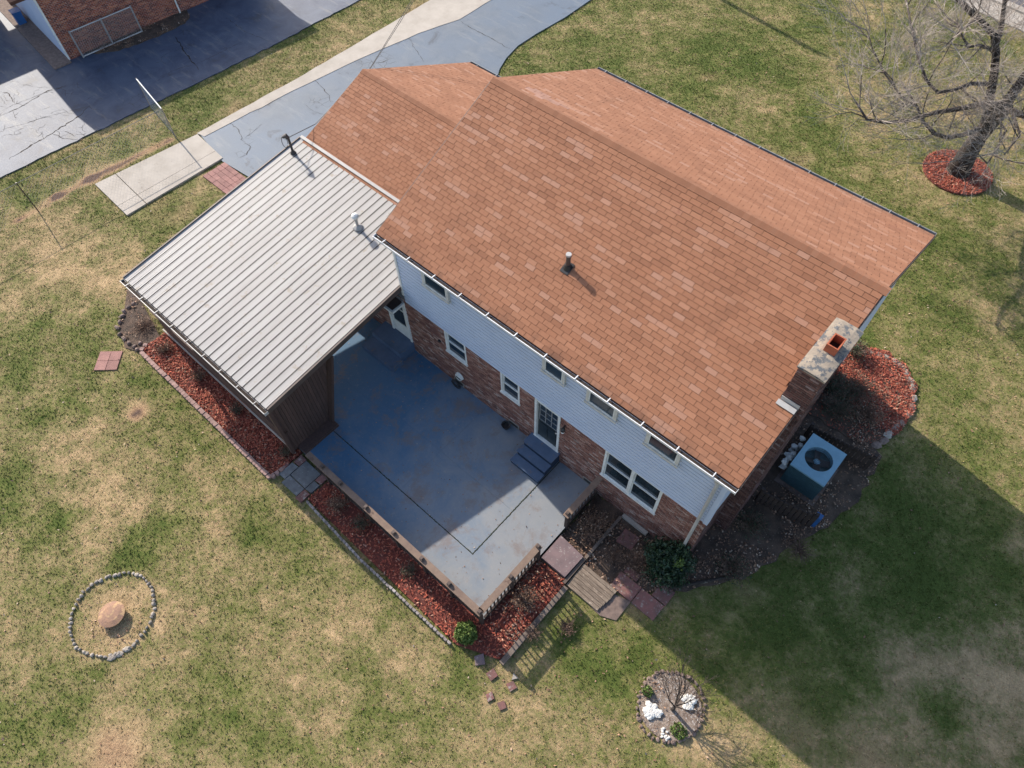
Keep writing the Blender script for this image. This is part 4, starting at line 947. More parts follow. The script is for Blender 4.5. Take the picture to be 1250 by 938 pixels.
# ring stones
def ring(name, label, pts, n, mat, sz, jit=.022):
    t = thing(name, (sum(p[0] for p in pts)/len(pts), sum(p[1] for p in pts)/len(pts), G), label, 'stone ring')
    P_ = [Vector(p) for p in pts]; P_.append(P_[0]); Ls = [(b-a).length for a, b in zip(P_, P_[1:])]; T = sum(Ls)
    for i in range(n):
        s = (i+.5)/n*T; k = 0
        while s > Ls[k]: s -= Ls[k]; k += 1
        c = P_[k].lerp(P_[k+1], s/Ls[k]); d = P_[k+1]-P_[k]
        b = MB().rock((c.x+random.uniform(-jit, jit), c.y+random.uniform(-jit, jit), G+.02), T/n*.5*random.uniform(.6, 1.12), sz*random.uniform(.6, 1.3), sz*random.uniform(.5, 1.2), 6, .5, math.atan2(d.y, d.x))
        obj('stone', b, mat, t)
    return t
def smooth_ring(pts, n=36):
    c = Vector((sum(p[0] for p in pts)/len(pts), sum(p[1] for p in pts)/len(pts))); A = sorted((math.atan2(p[1]-c.y, p[0]-c.x), math.hypot(p[0]-c.x, p[1]-c.y)) for p in pts)
    A = [(A[-1][0]-2*math.pi, A[-1][1])]+A+[(A[0][0]+2*math.pi, A[0][1])]; out = []
    for i in range(n):
        a = -math.pi+2*math.pi*i/n
        for (a0, r0), (a1, r1) in zip(A, A[1:]):
            if a0 <= a <= a1: q = (a-a0)/(a1-a0+1e-9); q = q*q*(3-2*q); out.append((c.x+math.cos(a)*(r0+(r1-r0)*q), c.y+math.sin(a)*(r0+(r1-r0)*q))); break
    return out
r1 = smooth_ring(poly([(140, 702), (172, 704), (188, 728), (183, 762), (152, 795), (112, 800), (90, 785), (86, 758), (108, 718)]))
ring('stone_ring', 'large oval ring of pale stones in the lawn around the rusty disc', r1, 56, m_stone, .05)
r2 = smooth_ring(poly([(782, 845), (793, 828), (820, 822), (848, 832), (859, 855), (855, 885), (835, 903), (810, 906), (788, 893), (778, 868)]))
ring('stone_ring', 'small stone ring around the young bare tree and white rocks', r2, 40, m_stoned, .05)
me_ = smooth_ring(poly([(1035, 430), (1075, 433), (1100, 447), (1113, 470), (1112, 500), (1095, 520), (1075, 540)]))
t = thing('edging_stones', (12.4, 8, G), 'curved border of flat stones round the red mulch bed at the house end', 'edging')
for (u, v) in [(1052, 432), (1062, 432), (1072, 434), (1082, 437), (1091, 442), (1099, 448), (1105, 456), (1110, 465), (1113, 475), (1114, 486), (1112, 497), (1107, 507), (1100, 516), (1093, 524), (1085, 531), (1078, 538), (1070, 545)]:
    x, y = P(u, v); a = math.atan2(y-7.8, x-10.8)
    obj('stone', MB().rock((x+random.uniform(-.03, .03), y+random.uniform(-.03, .03), G+.03), random.uniform(.14, .19), random.uniform(.1, .13), .06, 7, .4, a+math.pi/2+random.uniform(-.3, .3)), m_stoned if random.random() < .35 else m_stone, t)
t = thing('edging_stones', (-8, -5.3, G), 'loose dark stones edging the corner bed left of the patio cover', 'edging')
for (u, v) in [(164, 372), (158, 376), (152, 381), (150, 387), (147, 394), (144, 401), (147, 409), (152, 415), (158, 420), (165, 424), (172, 420), (168, 428), (178, 424)]:
    x, y = P(u, v); obj('stone', MB().rock((x, y, G+.03), random.uniform(.07, .13), .07, .07, 6, .4, random.uniform(0, 3)), m_stoned, t)
for (u, v, r, lab) in ((399, 548, .3, 'two flat pale stones at the lower right of the large ring'),): pass
t = thing('ring_pavers', (*P(145, 803), G), 'three flat pale stones lying outside the large ring', 'stones')
for (u, v) in [(137, 803), (146, 799), (155, 793)]:
    x, y = P(u, v); obj('stone', MB().rock((x, y, G+.01), .12, .08, .035, 7, .3, 1.0), m_stone, t)
# disc in the ring
x, y = P(140, 752); d = thing('rusty_disc', (x, y, G), 'round rusty tan disc standing inside the large stone ring', 'fire pit')
obj('drum', MB().lathe((x, y, G), [(.24, 0), (.24, .1), (.3, .13)], 28), m_dark, d)
obj('lid', MB().lathe((x, y, G+.13), [(.3, 0), (.33, .02), (.33, .04), (.2, .075), (.02, .09)], 32), m_rust, d)
# white rocks
for (u, v, s, lab) in ((797, 868, .2, 'white rock on the left inside the small stone ring'), (840, 858, .17, 'white rock on the right inside the small stone ring')):
    x, y = P(u, v); b = MB()
    for q in range(14):
        a = random.uniform(0, 6.28); r = s*math.sqrt(random.random())*.75; b.rock((x+r*math.cos(a), y+r*math.sin(a), G+.04+.02*random.random()), s*.5, s*.42, .05, 7, .5, a)
    tag(obj('white_rock', b, m_white), lab, 'rock', 'white rocks in the ring')
x, y = P(812, 898); b = MB()
for q in range(16): b.rock((x+random.uniform(-.16, .12), y+random.uniform(-.1, .1), G+.04), .035, .03, .03, 6, .4, q)
tag(obj('pebble_pile', b, m_white), 'pale pebbles at the lower edge of the small stone ring', 'pebbles', kind='stuff')

# stepping stones and flags
def flag(name, pts, z, label, mat, cat='paver', group=None): return tag(obj(name, MB().prism(pts, G-.05, z), mat), label, cat, group)
flag('flagstone', [(7.27, -2.46), (8.06, -2.46), (8.08, -1.72), (7.27, -1.66)], -.03, 'mauve flagstone step in the gap of the patio railing', m_purp)
t = thing('plank_ramp', (8.65, -2.2, G), 'weathered plank walkway leading from the flagstone to the lawn', 'walkway')
for i in range(7): obj('plank', MB().box(8.2, 9.28-random.uniform(0, .1), -2.56+i*.105, -2.56+i*.105+.097, G+.0, G+.085+random.uniform(-.008, .008)), m_wood, t)
obj('bearer', MB().box(8.22, 9.1, -2.5, -1.88, G-.05, G-.001), m_timber, t)
flag('flagstone', poly([(722, 742), (748, 725), (770, 735), (752, 758), (732, 752)]), G+.03, 'round brown stone at the foot of the plank walkway', m_stoned)
t = thing('paver_row', (9.8, -1.35, G), 'row of four dark red pavers at the edge of the house bed', 'paving')
for (x0, x1, y0, y1) in ((9.05, 9.7, -1.82, -1.35), (9.72, 10.4, -1.82, -1.35), (10.0, 10.42, -1.32, -.88), (9.1, 9.5, -1.3, -1.1)):
    obj('paver', MB().box(x0, x1, y0, y1, G-.02, G+.07), m_pavd, t)
flag('paver', [(8.45, -.78), (8.9, -.72), (8.88, -.3), (8.43, -.34)], G+.07, 'red paver in the leafy bed below the double window', m_pavd)
flag('paver', poly([(796, 690), (806, 684), (812, 692), (803, 699)]), G+.06, 'small pink paver by the evergreen shrub', m_pave)
obj_ = tag(obj('window_well_block', MB().box(8.15, 8.95, -.14, -.03, G, G+.12), m_conc), 'pale concrete block at the foot of the brick wall under the double window', 'block')
t = thing('flagstone_landing', (.6, -5.15, G), 'grey flagstone landing between the two mulch beds beside the patio corner', 'landing')
for (x0, x1, y0, y1, mt) in ((.36, 1.0, -5.3, -4.72, m_slate), (.1, .34, -5.5, -5.0, m_slate), (.36, 1.0, -5.62, -5.32, m_slate), (.1, .34, -4.98, -4.7, m_pavd), (1.02, 1.24, -4.95, -4.68, m_pavd), (1.02, 1.24, -5.3, -4.97, m_slate), (1.02, 1.24, -5.66, -5.32, m_pavd), (-.02, .08, -5.4, -5.1, m_pavd)):
    obj('flagstone', MB().prism([(x0+random.uniform(-.01, .02), y0), (x1, y0+random.uniform(-.01, .02)), (x1, y1), (x0, y1-random.uniform(0, .02))], G-.03, G+.07), mt, t)
SL = ['reddish stepping stone nearest the railing corner', 'reddish stepping stone right of the bed corner', 'square stepping stone, left one of the lowest pair', 'square stepping stone, right one of the lowest pair', 'long mauve stone beside the round shrub', 'pale triangular stone at the tip of the bed']
for (u, v, s, lab, mt) in ((601, 824, .15, SL[0], m_pavd), (625, 838, .14, SL[1], m_pavd), (598, 851, .13, SL[2], m_pavd), (613, 862, .13, SL[3], m_pavd), (585, 806, .17, SL[4], m_purp), (628, 827, .09, SL[5], m_stone)):
    x, y = P(u, v); n = 4 if mt is not m_stone else 3; a0 = random.uniform(0, .6)
    flag('stepping_stone', [(x+s*math.cos(a0+2*math.pi*i/n)*random.uniform(.85, 1.1), y+s*math.sin(a0+2*math.pi*i/n)*random.uniform(.85, 1.1)) for i in range(n)], G+.045, lab, mt, 'stepping stone', 'stepping stones at the bed corner')
# timbers
tag(obj('garden_timber', MB().box(8.17, 8.3, -5.1, -2.62, G, G+.11), m_timber), 'grey timber edging the red mulch bed beside the end railing', 'timber')
tag(obj('garden_timber', MB().box(8.1, 8.18, -1.7, -.16, G, G+.12), m_timber), 'dark timber running through the leafy bed to the brick wall', 'timber')
tag(obj('garden_timber', MB().box(8.09, 8.17, -2.58, -1.72, G, G+.12), m_timber), 'short timber between the flagstone step and the plank walkway', 'timber')
a_ = Vector((*P(817, 719), G+.06)); b_ = Vector((*P(897, 704), G+.06))
tag(obj('garden_log', MB().tube([a_, a_.lerp(b_, .5)+Vector((0, 0, .01)), b_], [.05, .045, .035], 8), m_bark), 'dark log edging the shrub bed by the house corner', 'log')

# ---------------------------------------------------------------- condenser and little fences
AX0, AX1, AY0, AY1, AZ = 10.78, 11.78, 3.66, 4.9, .82
ac = thing('air_conditioner', ((AX0+AX1)/2, (AY0+AY1)/2, G), 'square air conditioning condenser with a round fan opening beside the chimney', 'air conditioner')
cx, cy = (AX0+AX1)/2, (AY0+AY1)/2; R0 = .37
top = MB(); k_ = 32; hx, hy = .5, .62
V = [(cx+R0*math.cos(2*math.pi*i/k_), cy+R0*math.sin(2*math.pi*i/k_), AZ+.005) for i in range(k_)]
def sq(a):
    c, s = math.cos(a), math.sin(a); f = min(hx/abs(c) if c else 9, hy/abs(s) if s else 9); return (cx+f*c, cy+f*s)
corner = []
for i in range(k_):
    a = 2*math.pi*i/k_; corner.append((*sq(a), AZ))
for sx_ in (-1, 1):
    for sy_ in (-1, 1):
        j = min(range(k_), key=lambda i: (corner[i][0]-cx-sx_*hx)**2+(corner[i][1]-cy-sy_*hy)**2); corner[j] = (cx+sx_*hx, cy+sy_*hy, AZ)
V += corner+[(x, y, AZ-.06) for x, y, z in corner]+[(x, y, AZ-.2) for x, y, z in V[:k_]]
top.add(V, [(i, (i+1) % k_, k_+(i+1) % k_, k_+i)[::-1] for i in range(k_)]+[(k_+i, 2*k_+i, 2*k_+(i+1) % k_, k_+(i+1) % k_) for i in range(k_)]+[(i, 3*k_+i, 3*k_+(i+1) % k_, (i+1) % k_)[::-1] for i in range(k_)])
obj('top_panel', top, m_ac, ac)
bd = MB().box(AX0+.03, AX1-.03, AY0+.03, AY1-.03, G+.05, AZ-.25)
obj('body', bd, m_acd, ac)
for i in range(15):
    z = G+.08+i*.06; lv = MB().box(AX0+.01, AX1-.01, AY0+.005, AY0+.03, z, z+.028).box(AX0+.01, AX1-.01, AY1-.03, AY1-.005, z, z+.028).box(AX0+.005, AX0+.03, AY0+.01, AY1-.01, z, z+.028).box(AX1-.03, AX1-.005, AY0+.01, AY1-.01, z, z+.028)
    obj('louvre', lv, m_acd, ac)
fan = MB().lathe((cx, cy, AZ-.2), [(.07, 0), (.09, .05), (.05, .08)], 12); 
fo = obj('fan', fan, m_ac, ac)
for i in range(4):
    a = i*math.pi/2+.4; d1 = Vector((math.cos(a), math.sin(a), 0)); d2 = Vector((-math.sin(a), math.cos(a), .35)).normalized()
    obj('fan_blade', MB().obox(Vector((cx, cy, AZ-.16))+d1*.2, d1*.13, d2*.09, d1.cross(d2)*.004), m_dark, fo)
gr = MB()
for q in range(7): gr.tube([(cx+(.05+.05*q)*math.cos(a*.2618), cy+(.05+.05*q)*math.sin(a*.2618), AZ-.02) for a in range(25)], .003, 4, False)
for q in range(8): a = q*math.pi/4; gr.tube([(cx, cy, AZ-.022), (cx+R0*math.cos(a), cy+R0*math.sin(a), AZ-.022)], .003, 4)
obj('guard', gr, m_dark, ac)
obj('pad', MB().box(AX0-.1, AX1+.1, AY0-.12, AY1+.1, G, G+.05), m_stoned, ac)
b = MB()
for q in range(26): b.rock((10.62+random.uniform(-.06, .08), random.uniform(3.75, 4.85), G+.5+random.uniform(-.15, .2)), .07, .08, .06, 6, .6, q)
tag(obj('white_plastic_sheet', b, m_white), 'crumpled white sheeting stuffed between the condenser and the brick wall', 'sheet')
def picket(name, label, p0, p1, h, n, mat):
    p0, p1 = Vector((*p0, G)), Vector((*p1, G)); d = p1-p0; Ln = d.length; d.normalize(); nn = Vector((-d.y, d.x, 0)); t = thing(name, (p0+p1)/2, label, 'fence', )
    me = mesh('picket', *(lambda b: (b.V, b.F))(MB().obox((0, 0, h/2), d*(Ln/n*.36), nn*.012, (0, 0, h/2))), mat)
    for i in range(n): piece('picket', me, t, p0+d*Ln*(i+.5)/n+Vector((0, 0, random.uniform(0, .03))), Matrix.Rotation(random.uniform(-.02, .02), 3, d))
    for z in (h*.25, h*.8): obj('rail', MB().obox((p0+p1)/2+nn*.035+Vector((0, 0, z)), d*Ln/2, nn*.02, (0, 0, .035)), mat, t)
    for q in (.02, .98): obj('post', MB().obox(p0+d*Ln*q+nn*.07+Vector((0, 0, h/2+.02)), d*.045, nn*.045, (0, 0, h/2+.03)), mat, t)
    return t
picket('picket_screen', 'dark picket screen between the condenser and the rounded mulch bed', (10.6, 5.25), (12.45, 5.5), .75, 15, m_bal)
picket('picket_screen', 'dark picket screen on the near side of the condenser', (10.6, 2.65), (12.1, 2.95), .7, 12, m_bal)
tag(obj('valve_box', MB().box(12.02, 12.2, 3.0, 3.16, G, G+.62), m_blue), 'small blue box at the end of the near picket screen', 'box')

# ---------------------------------------------------------------- shrubs, leaf clumps
def leafcloud(name, c, rx, ry, rz, n, size, mat, label=None, cat='shrub', parent=None, hollow=.55, lump=.25):
    a = rng.uniform(0, 2*np.pi, n); zc = rng.uniform(-.35, 1, n); r = hollow+(1-hollow)*rng.random(n)**.5
    s = np.sqrt(np.clip(1-zc**2, 0, 1)); lum = 1+lump*1.6*(fbm(np.cos(a)*2+zc*2+c[0], np.sin(a)*2-zc+c[1], 1.5, 3)-.5)*2
    x = rx*r*s*np.cos(a)*lum; y = ry*r*s*np.sin(a)*lum; z = rz*r*zc*lum
    p = np.stack([x, y, z], 1)+np.array(c); d1 = rng.normal(size=(n, 3)); d1 /= np.linalg.norm(d1, axis=1)[:, None]
    d2 = np.cross(d1, rng.normal(size=(n, 3))); d2 /= np.linalg.norm(d2, axis=1)[:, None]; sz = size*rng.uniform(.6, 1.3, n)[:, None]
    V = np.stack([p-d1*sz, p+d2*sz*.5, p+d1*sz, p-d2*sz*.5], 1).reshape(-1, 3)
    if parent is not None: V = V-np.array(BASE[parent])
    o = bulk(name, V, np.arange(len(V)).reshape(-1, 4), mat, parent)
    if label: tag(o, label, cat)
    return o
def shrub(loc, rx, ry, rz, n, size, mat, label, zc=.45):
    t = thing('shrub', (*loc, G), label, 'shrub'); leafcloud('foliage', (loc[0], loc[1], G+rz*zc), rx, ry, rz, n, size, mat, parent=t)
    b = MB()
    for i in range(7):
        a = i*.9; b.tube([(loc[0], loc[1], G), (loc[0]+rx*.3*math.cos(a), loc[1]+ry*.3*math.sin(a), G+rz*.6), (loc[0]+rx*.7*math.cos(a), loc[1]+ry*.7*math.sin(a), G+rz*1.1)], [.02, .012, .005], 5)
    obj('stem', b, m_dry, t); return t
shrub((7.12, -5.18), .27, .27, .33, 3200, .028, m_leafg, 'small round yellow green shrub at the outer corner of the mulch bed', .6)
eg = shrub((9.8, -.5), .45, .42, .6, 4200, .045, m_leafd, 'dark evergreen shrub at the house corner below the downspout', .9)
for (dx, dy, dz, r_, mt_) in ((.35, .15, .6, .32, m_leafd), (-.32, .12, .45, .3, m_leafd), (.1, -.38, .4, .34, m_leafd), (-.2, -.25, .8, .24, m_leafd), (.42, -.2, .35, .26, m_leafd), (.15, .25, 1.05, .22, m_leafd), (.3, -.05, 1.0, .13, m_leafg)):
    leafcloud('foliage', (9.8+dx, -.5+dy, G+dz), r_, r_*.9, r_*1.1, int(9000*r_*r_), .042, mt_, parent=eg, lump=.7, hollow=.2)
shrub(P(790, 845), .14, .12, .14, 260, .03, m_leafg, 'little green plant on the left inside the small stone ring')
shrub(P(828, 893), .2, .16, .12, 420, .03, m_leafg, 'low green tuft at the bottom of the small stone ring')
def twiggy(loc, h, r, n, label, mat=m_dry, leaves=None):
    t = thing('shrub', (*loc, G), label, 'shrub'); b = MB()
    for i in range(n):
        a = random.uniform(0, 6.28); q = random.random()**.6*r; p = Vector((*loc, G)); dirn = Vector((math.cos(a)*q, math.sin(a)*q, h*random.uniform(.6, 1)))
        mid = p+dirn*.5+Vector((random.uniform(-.05, .05), random.uniform(-.05, .05), .02)); e = p+dirn
        b.tube([p, mid, e], [.009, .006, .003], 4)
        for _ in range(3):
            s = p.lerp(e, random.uniform(.4, .9)); b.tube([s, s+Vector((random.uniform(-.12, .12), random.uniform(-.12, .12), random.uniform(.02, .12)))], [.004, .002], 3)
    obj('stem', b, mat, t)
    if leaves: leafcloud('foliage', (loc[0], loc[1], G+h*.45), r, r, h*.6, leaves[0], .022, leaves[1], parent=t, hollow=.1)
    return t
for (x, y, h, r, n, lab, lv) in ((-4.35, -5.05, .35, .28, 40, 'dry twiggy shrub in the middle of the red bed under the cover', (260, m_leafl)),
    (-2.5, -5.0, .35, .25, 36, 'dark scrubby plant halfway along the bed under the cover wall', (240, m_leafd)), (-6.1, -5.2, .3, .35, 46, 'pale dry weeds at the left end of the bed under the cover', (300, m_leafl)),
    (-.25, -4.95, .35, .25, 30, 'dark scrub at the right end of the bed under the cover wall', (260, m_leafd)), (2.1, -5.0, .4, .35, 50, 'dry dark shrub near the start of the long railing', (420, m_leafl)), (3.0, -4.95, .35, .3, 40, 'second dry shrub outside the long railing', (300, m_leafd)),
    (4.9, -5.0, .3, .25, 30, 'low dry shrub outside the middle of the long railing', (200, m_leafd)), (7.7, -3.6, .45, .38, 70, 'brown twiggy shrub in the bed beside the end railing', (500, m_leafl)), (7.75, -.9, .55, .5, 110, 'tangled brown shrub behind the short railing', (900, m_leafl)),
    (9.3, -.95, .35, .45, 90, 'low grey brown brush between the red pavers and the evergreen', (500, m_leafl)), (8.7, -1.2, .3, .35, 60, 'low dry weeds beside the plank walkway', (260, m_leafl)), (11.2, .6, .35, .5, 80, 'dry weeds in the shaded bed past the log', (500, m_leafd)),
    (12.2, 2.2, .3, .5, 70, 'pale dry stalks at the shaded bed edge near the blue box', (100, m_leafl)), (10.9, 1.9, .5, .45, 60, 'dark scrub in the shade at the chimney foot', (700, m_leafd)), (11.0, 7.6, .5, .7, 120, 'dark bare shrub on the rounded mulch bed', (600, m_leafd)),
    (10.9, 6.7, .5, .55, 110, 'dark bare shrub beside the far picket screen', (900, m_leafd)), (11.6, 7.1, .4, .5, 90, 'tangled dark shrub near the stones of the rounded bed', (700, m_leafl)), (10.5, 7.3, .6, .45, 80, 'dark scrub against the wall behind the chimney', (900, m_leafd)),
    (10.3, 8.9, .6, .4, 60, 'green shrub at the far corner of the house end bed', (900, m_leafd)), (8.35, -4.05, .2, .25, 40, 'dead weeds beside the grey timber', (60, m_leafl)), (8.9, -3.4, .22, .25, 60, 'grey brown weed clump in the lawn near the grey timber', (150, m_leafl)),
    (-7.4, -5.1, .2, .5, 60, 'thin dry weeds in the stone edged corner bed', (200, m_leafl))):
    twiggy((x, y), h, r, n, lab, leaves=lv)

# ---------------------------------------------------------------- trees
class Br:
    def __init__(s): s.limb = MB(); s.twig = MB(); s.n = 0
def grow(B, p, d, L, r, depth, target='limb', spread=.5, up=.08, k=3):
    if B.n > 60000: return
    seg = 3 if depth > 1 else 2; pts = [p]; rad = [r]; q = p.copy(); dd = d.copy(); r1 = max(r*.58, .0032)
    for i in range(seg):
        dd = (dd+Vector((random.gauss(0, .16), random.gauss(0, .16), random.gauss(0, .12)+up))).normalized(); q = q+dd*L/seg; pts.append(q.copy()); rad.append(r+(r1-r)*(i+1)/seg)
    mb = B.limb if r > .022 else B.twig; mb.tube(pts, rad, 5 if r > .022 else 3, False); B.n += 1
    if depth == 0: return
    for c in range(k):
        t = random.uniform(.3, 1); i = min(seg-1, int(t*seg)); s = pts[i].lerp(pts[i+1], t*seg-i)
        ax = dd.orthogonal().normalized(); ax.rotate(Matrix.Rotation(random.uniform(0, 6.28), 3, dd)); nd = (dd+ax*random.uniform(spread*.7, spread*1.9)).normalized()
        grow(B, s, nd, L*random.uniform(.55, .8), r1*random.uniform(.55, .85), depth-1, target, spread, up, k)
    grow(B, q, dd, L*.7, r1*.9, depth-1, target, spread, up, k)
tr = thing('bare_tree', (*treec, G), 'large leafless tree with a dark leaning trunk in the red mulch circle', 'tree')
def tp(u, v, z): p = at(u, v, z); return Vector((float(p[0]), float(p[1]), z))
base = Vector((*treec, G))
trunk = [base+Vector((.02, .0, -.05)), tp(1181, 188, .55), tp(1196, 165, 1.3), tp(1212, 147, 2.0), tp(1227, 130, 2.7)]
tb_ = MB().tube(trunk, [.42, .33, .29, .27, .26], 12)
for i in range(6):
    a = i*1.05+.3; tb_.tube([base+Vector((math.cos(a)*.42, math.sin(a)*.42, -.05)), base+Vector((math.cos(a)*.26, math.sin(a)*.26, .12)), base+Vector((math.cos(a)*.1, math.sin(a)*.1, .5))], [.06, .12, .1], 6)
obj('trunk', tb_, m_bark, tr, True)
B = Br()
limbs = [([(1203, 150, 2.0), (1207, 125, 2.6), (1213, 95, 3.4), (1216, 65, 4.1), (1213, 42, 4.7), (1196, 25, 5.2), (1178, 8, 5.6), (1160, -12, 6.0)], .15, .06),
         ([(1214, 62, 4.2), (1222, 35, 4.9), (1226, 5, 5.6), (1228, -30, 6.3)], .09, .04),
         ([(1226, 130, 2.7), (1238, 112, 3.3), (1252, 92, 3.9), (1275, 60, 4.8), (1290, 20, 5.8)], .17, .07),
         ([(1226, 131, 2.7), (1245, 140, 2.9), (1270, 145, 3.2), (1300, 150, 3.6)], .12, .05),
         ([(1222, 128, 2.7), (1200, 127, 2.8), (1170, 133, 2.9), (1140, 138, 3.0), (1110, 147, 3.1), (1080, 150, 3.3), (1058, 146, 3.6), (1045, 125, 4.0)], .1, .025),
         ([(1196, 158, 1.7), (1175, 165, 1.9), (1155, 168, 2.2), (1140, 163, 2.5), (1128, 150, 2.8), (1118, 128, 3.2), (1100, 100, 3.6)], .085, .025),
         ([(1209, 103, 3.2), (1185, 102, 3.3), (1165, 110, 3.5), (1145, 113, 3.7), (1132, 100, 4.0), (1122, 75, 4.4), (1112, 30, 4.9), (1105, -5, 5.4)], .065, .025),
         ([(1210, 60, 4.2), (1195, 55, 4.4), (1182, 58, 4.5), (1175, 45, 4.7), (1168, 25, 5.0)], .05, .02),
         ([(1118, 130, 3.2), (1098, 115, 3.6), (1080, 90, 4.0), (1065, 60, 4.4), (1058, 35, 4.8)], .035, .015),
         ([(1215, 140, 2.3), (1228, 160, 2.5), (1215, 185, 2.8), (1205, 200, 3.0)], .04, .015), ([(1235, 135, 2.9), (1245, 165, 3.0), (1225, 190, 3.3)], .05, .015),
         ([(1190, 25, 5.3), (1170, 40, 5.4), (1155, 55, 5.6)], .04, .015)]
for pts, r0, r1 in limbs:
    pp = [tp(*q) for q in pts]; n = len(pp); rr = [(r0+(r1-r0)*i/(n-1))*1.08 for i in range(n)]
    obj('limb', MB().tube(pp, rr, 8, True), m_bark2 if r0 < .13 else m_bark, tr, True)
    for i in range(1, n):
        dd = (pp[i]-pp[i-1]).normalized(); segL = (pp[i]-pp[i-1]).length
        for c in range(3):
            s = pp[i-1].lerp(pp[i], random.random()); ax = dd.orthogonal().normalized(); ax.rotate(Matrix.Rotation(random.uniform(0, 6.28), 3, dd))
            nd = (dd*.7+ax*.9+Vector((0, 0, .15))).normalized(); grow(B, s, nd, random.uniform(.7, 1.3), .024*random.uniform(.6, 1.1), 3, spread=.55, up=.05, k=3)
    grow(B, pp[-1], dd, 1.2, r1*.8, 4, spread=.55, k=2)
print('twigs', B.n)
if B.limb.V: tag(obj('branches', B.limb, m_bark2, tr), kind='stuff')
tag(obj('twigs', B.twig, m_twig, tr), kind='stuff')
# young tree in the small ring
x, y = P(820, 866); yt_ = thing('bare_sapling', (x, y, G), 'young bare tree with dark forked stems inside the small stone ring', 'tree'); B = Br()
obj('trunk', MB().tube([(x, y, G-.05), (x+.02, y, G+.2), (x+.0, y+.02, G+.4)], [.05, .04, .035], 8), m_bark, yt_)
for dx, dy, L_ in ((-.55, .1, .55), (-.35, .45, .6), (.05, .35, .6), (.35, .3, .6), (.15, .1, .5), (-.1, .5, .6)):
    grow(B, Vector((x, y, G+.38)), Vector((dx, dy, .7)).normalized(), L_, .0219, 3, spread=.35, up=.02, k=3)
tag(obj('branches', B.twig, m_bark, yt_), kind='stuff')

# utility pole out past the lawn (its shadow crosses the grass)
up_ = thing('utility_pole', (-9.6, 24.3, G), 'wooden utility pole carrying the service wires beyond the driveway', 'utility pole')
obj('pole', MB().tube([(-9.6, 24.3, G-.1), (-9.6, 24.3, 6.3)], [.15, .11], 12), m_timber, up_); obj('crossarm', MB().box(-10.3, -8.9, 24.24, 24.36, 6.0, 6.12), m_timber, up_)

# ---------------------------------------------------------------- chain link fence
fn = thing('chain_link_fence', (-14.8, 1.05, G), 'low chain link fence with a leaning corner post beside the concrete pad', 'fence')
A = Vector((-14.7, 1.0, G)); Bp = Vector((-17.1, 1.42, G)); C_ = Vector((-15.05, -4.7, G)); D_ = Vector((-15.4, -11.5, G)); H = 1.35
for p in (A, Bp, C_, D_): obj('post', MB().tube([p+Vector((0, 0, -.1)), p+Vector((0, 0, H+.03))], .021, 8), m_dull if p is not C_ else m_dark, fn)
for a, b, r in ((A, Bp, .024), (A, C_, .011), (C_, D_, .011)): obj('top_rail', MB().tube([a+Vector((0, 0, H)), b+Vector((0, 0, H))], r, 8), m_trim if r > .022 else m_dull, fn)
lk = MB()
for a, b in ((A, Bp), (A, C_), (C_, D_)):
    d = b-a; Ln = d.length; d.normalize(); k_ = int((Ln+H)/.14)
    for i in range(k_):
        for sg in (1, -1):
            s0 = i*.14-(H if sg > 0 else 0); e0 = s0+H*1.0
            p = (s0, 0), (e0, H)
            if sg < 0: p = (s0, H), (e0, 0)
            (u0, z0), (u1, z1) = p
            def clip(u, z, u2, z2):
                if u < 0: t = (0-u)/(u2-u); return (0, z+(z2-z)*t)
                if u > Ln: t = (Ln-u)/(u2-u); return (Ln, z+(z2-z)*t)
                return (u, z)
            if (u0 < 0 and u1 < 0) or (u0 > Ln and u1 > Ln): continue
            q0 = clip(u0, z0, u1, z1); q1 = clip(u1, z1, u0, z0)
            lk.tube([a+d*q0[0]+Vector((0, 0, q0[1])), a+d*q1[0]+Vector((0, 0, q1[1]))], .0022, 3, False)
tag(obj('chain_link', lk, m_steel, fn), kind='stuff')

# ---------------------------------------------------------------- neighbouring house
nh = thing('neighbour_house', (NBC.x, NBC.y, G), 'neighbouring house with orange brick side wall and white front at the corner of the driveway', 'house')
def nbx(mb, x0, x1, y0, y1, z0, z1):
    V = [nb(x, y, z) for z in (z0, z1) for x, y in ((x0, y0), (x1, y0), (x1, y1), (x0, y1))]
    return mb.add(V, [(0, 3, 2, 1), (4, 5, 6, 7), (0, 1, 5, 4), (1, 2, 6, 5), (2, 3, 7, 6), (3, 0, 4, 7)])
NH = 2.72
nwl = obj('wall', nbx(MB(), -9, -.02, .02, 9.4, G-.1, NH), m_mortar, nh)
tag(obj('brick_courses', bricks(0, 9.4, G-.1, NH, [], lambda u, w, z: nb(-.02+w, u, z)), m_brick2, nwl), kind='stuff')
for i in range(22):
    z = G+.05+i*.13
    if z+.13 > NH: break
    V = [nb(-9, .02, z), nb(0, .02, z), nb(0, .0, z), nb(-9, .0, z), nb(-9, .02, z+.13), nb(0, .02, z+.13), nb(0, .015, z+.13), nb(-9, .015, z+.13)]
    obj('siding_board', MB().add(V, [(0, 3, 2, 1)[::-1], (4, 5, 6, 7)[::-1], (3, 2, 6, 7)[::-1], (1, 2, 6, 5), (0, 3, 7, 4)]), m_siding, nwl)
obj('corner_board', nbx(MB(), -.06, .012, -.012, .06, G, NH), m_trim, nh)
obj('apron', nbx(MB(), -9, .25, -.75, .0, G-.05, G+.09), m_stoned, nh)
rf = MB(); pr = [(.3, NH), (-4.5, NH+1.7), (-9.3, NH)]
V = [nb(x, y, z) for y in (-.9, 9.6) for x, z in pr]+[nb(x, y, z+.12) for y in (-.9, 9.6) for x, z in pr]
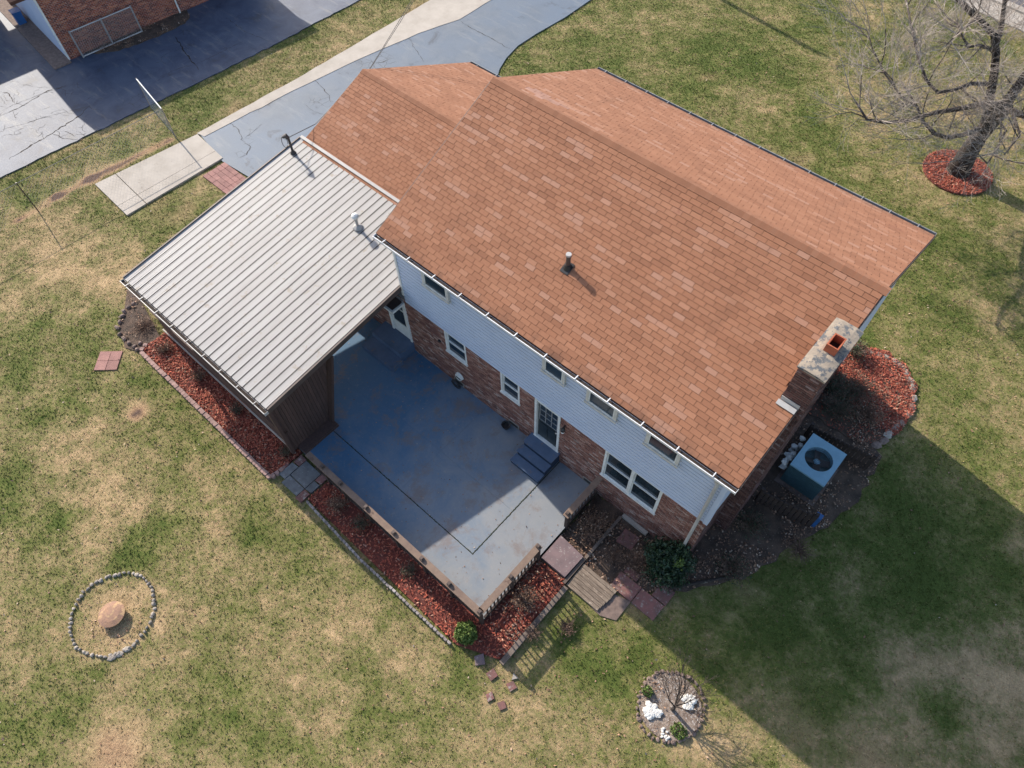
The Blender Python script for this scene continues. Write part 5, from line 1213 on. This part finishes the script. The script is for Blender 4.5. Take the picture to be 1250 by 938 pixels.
rf.add(V, [(6, 7, 1, 0), (7, 8, 2, 1), (6, 9, 10, 7), (7, 10, 11, 8), (3, 4, 1, 0)[::-1], (4, 5, 2, 1)[::-1], (0, 3, 9, 6), (2, 8, 11, 5), (3, 9, 10, 4)[::-1], (4, 10, 11, 5)[::-1]])
obj('roof', rf, m_deck, nh)
obj('downspout', MB().tube([nb(.07, 5.35, G+.05), nb(.07, 5.35, NH)], .04, 6), m_trim, nh)
# framed chain link panel against the wall
fp = thing('fence_panel', nb(.15, 2.0, G), 'framed chain link kennel panel standing against the neighbouring brick wall', 'fence panel')
for y in (.55, 1.95, 3.35): obj('post', MB().tube([nb(.25, y, G), nb(.25, y, 1.05)], .035, 8), m_steel, fp)
for z in (G+.08, 1.0): obj('rail', MB().tube([nb(.25, .55, z), nb(.25, 3.35, z)], .03, 8), m_steel, fp)
wm = MB()
for i in range(44):
    s0 = .55-1.1+i*.09
    for (ya, yb, za, zb) in ((s0, s0+1.1, G+.08, 1.0), (s0+1.1, s0, G+.08, 1.0)):
        def cl(y, z, y2, z2):
            if y < .55: t = (.55-y)/(y2-y); return .55, z+(z2-z)*t
            if y > 3.35: t = (3.35-y)/(y2-y); return 3.35, z+(z2-z)*t
            return y, z
        if min(ya, yb) > 3.35 or max(ya, yb) < .55: continue
        p = cl(ya, za, yb, zb); q = cl(yb, zb, ya, za); wm.tube([nb(.25, *p), nb(.25, *q)], .004, 3, False)
tag(obj('wire_mesh', wm, m_steel, fp), kind='stuff')
bn = thing('recycling_bin', nb(-4.3, -.3, G), 'small blue bin at the far end of the neighbouring front apron', 'bin')
obj('body', nbx(MB(), -4.5, -4.1, -.55, -.2, G+.09, G+.6), m_blue, bn); obj('lid', nbx(MB(), -4.53, -4.07, -.58, -.17, G+.601, G+.65), m_blue, bn)
# unseen building block further left, shaped so its end casts shade beside the sunlit patch
gb = thing('unseen_shade_block', nb(-9.6, -4, G), 'unseen building block past the left edge of the neighbouring driveway, added to cast shade', 'shade block')
obj('wall', nbx(MB(), -13, -6.4, -9, -.95, G-.1, 2.9), m_siding, gb)
obj('roof', nbx(MB(), -13.3, -6.1, -9.3, -.9, 2.901, 3.05), m_deck, gb)
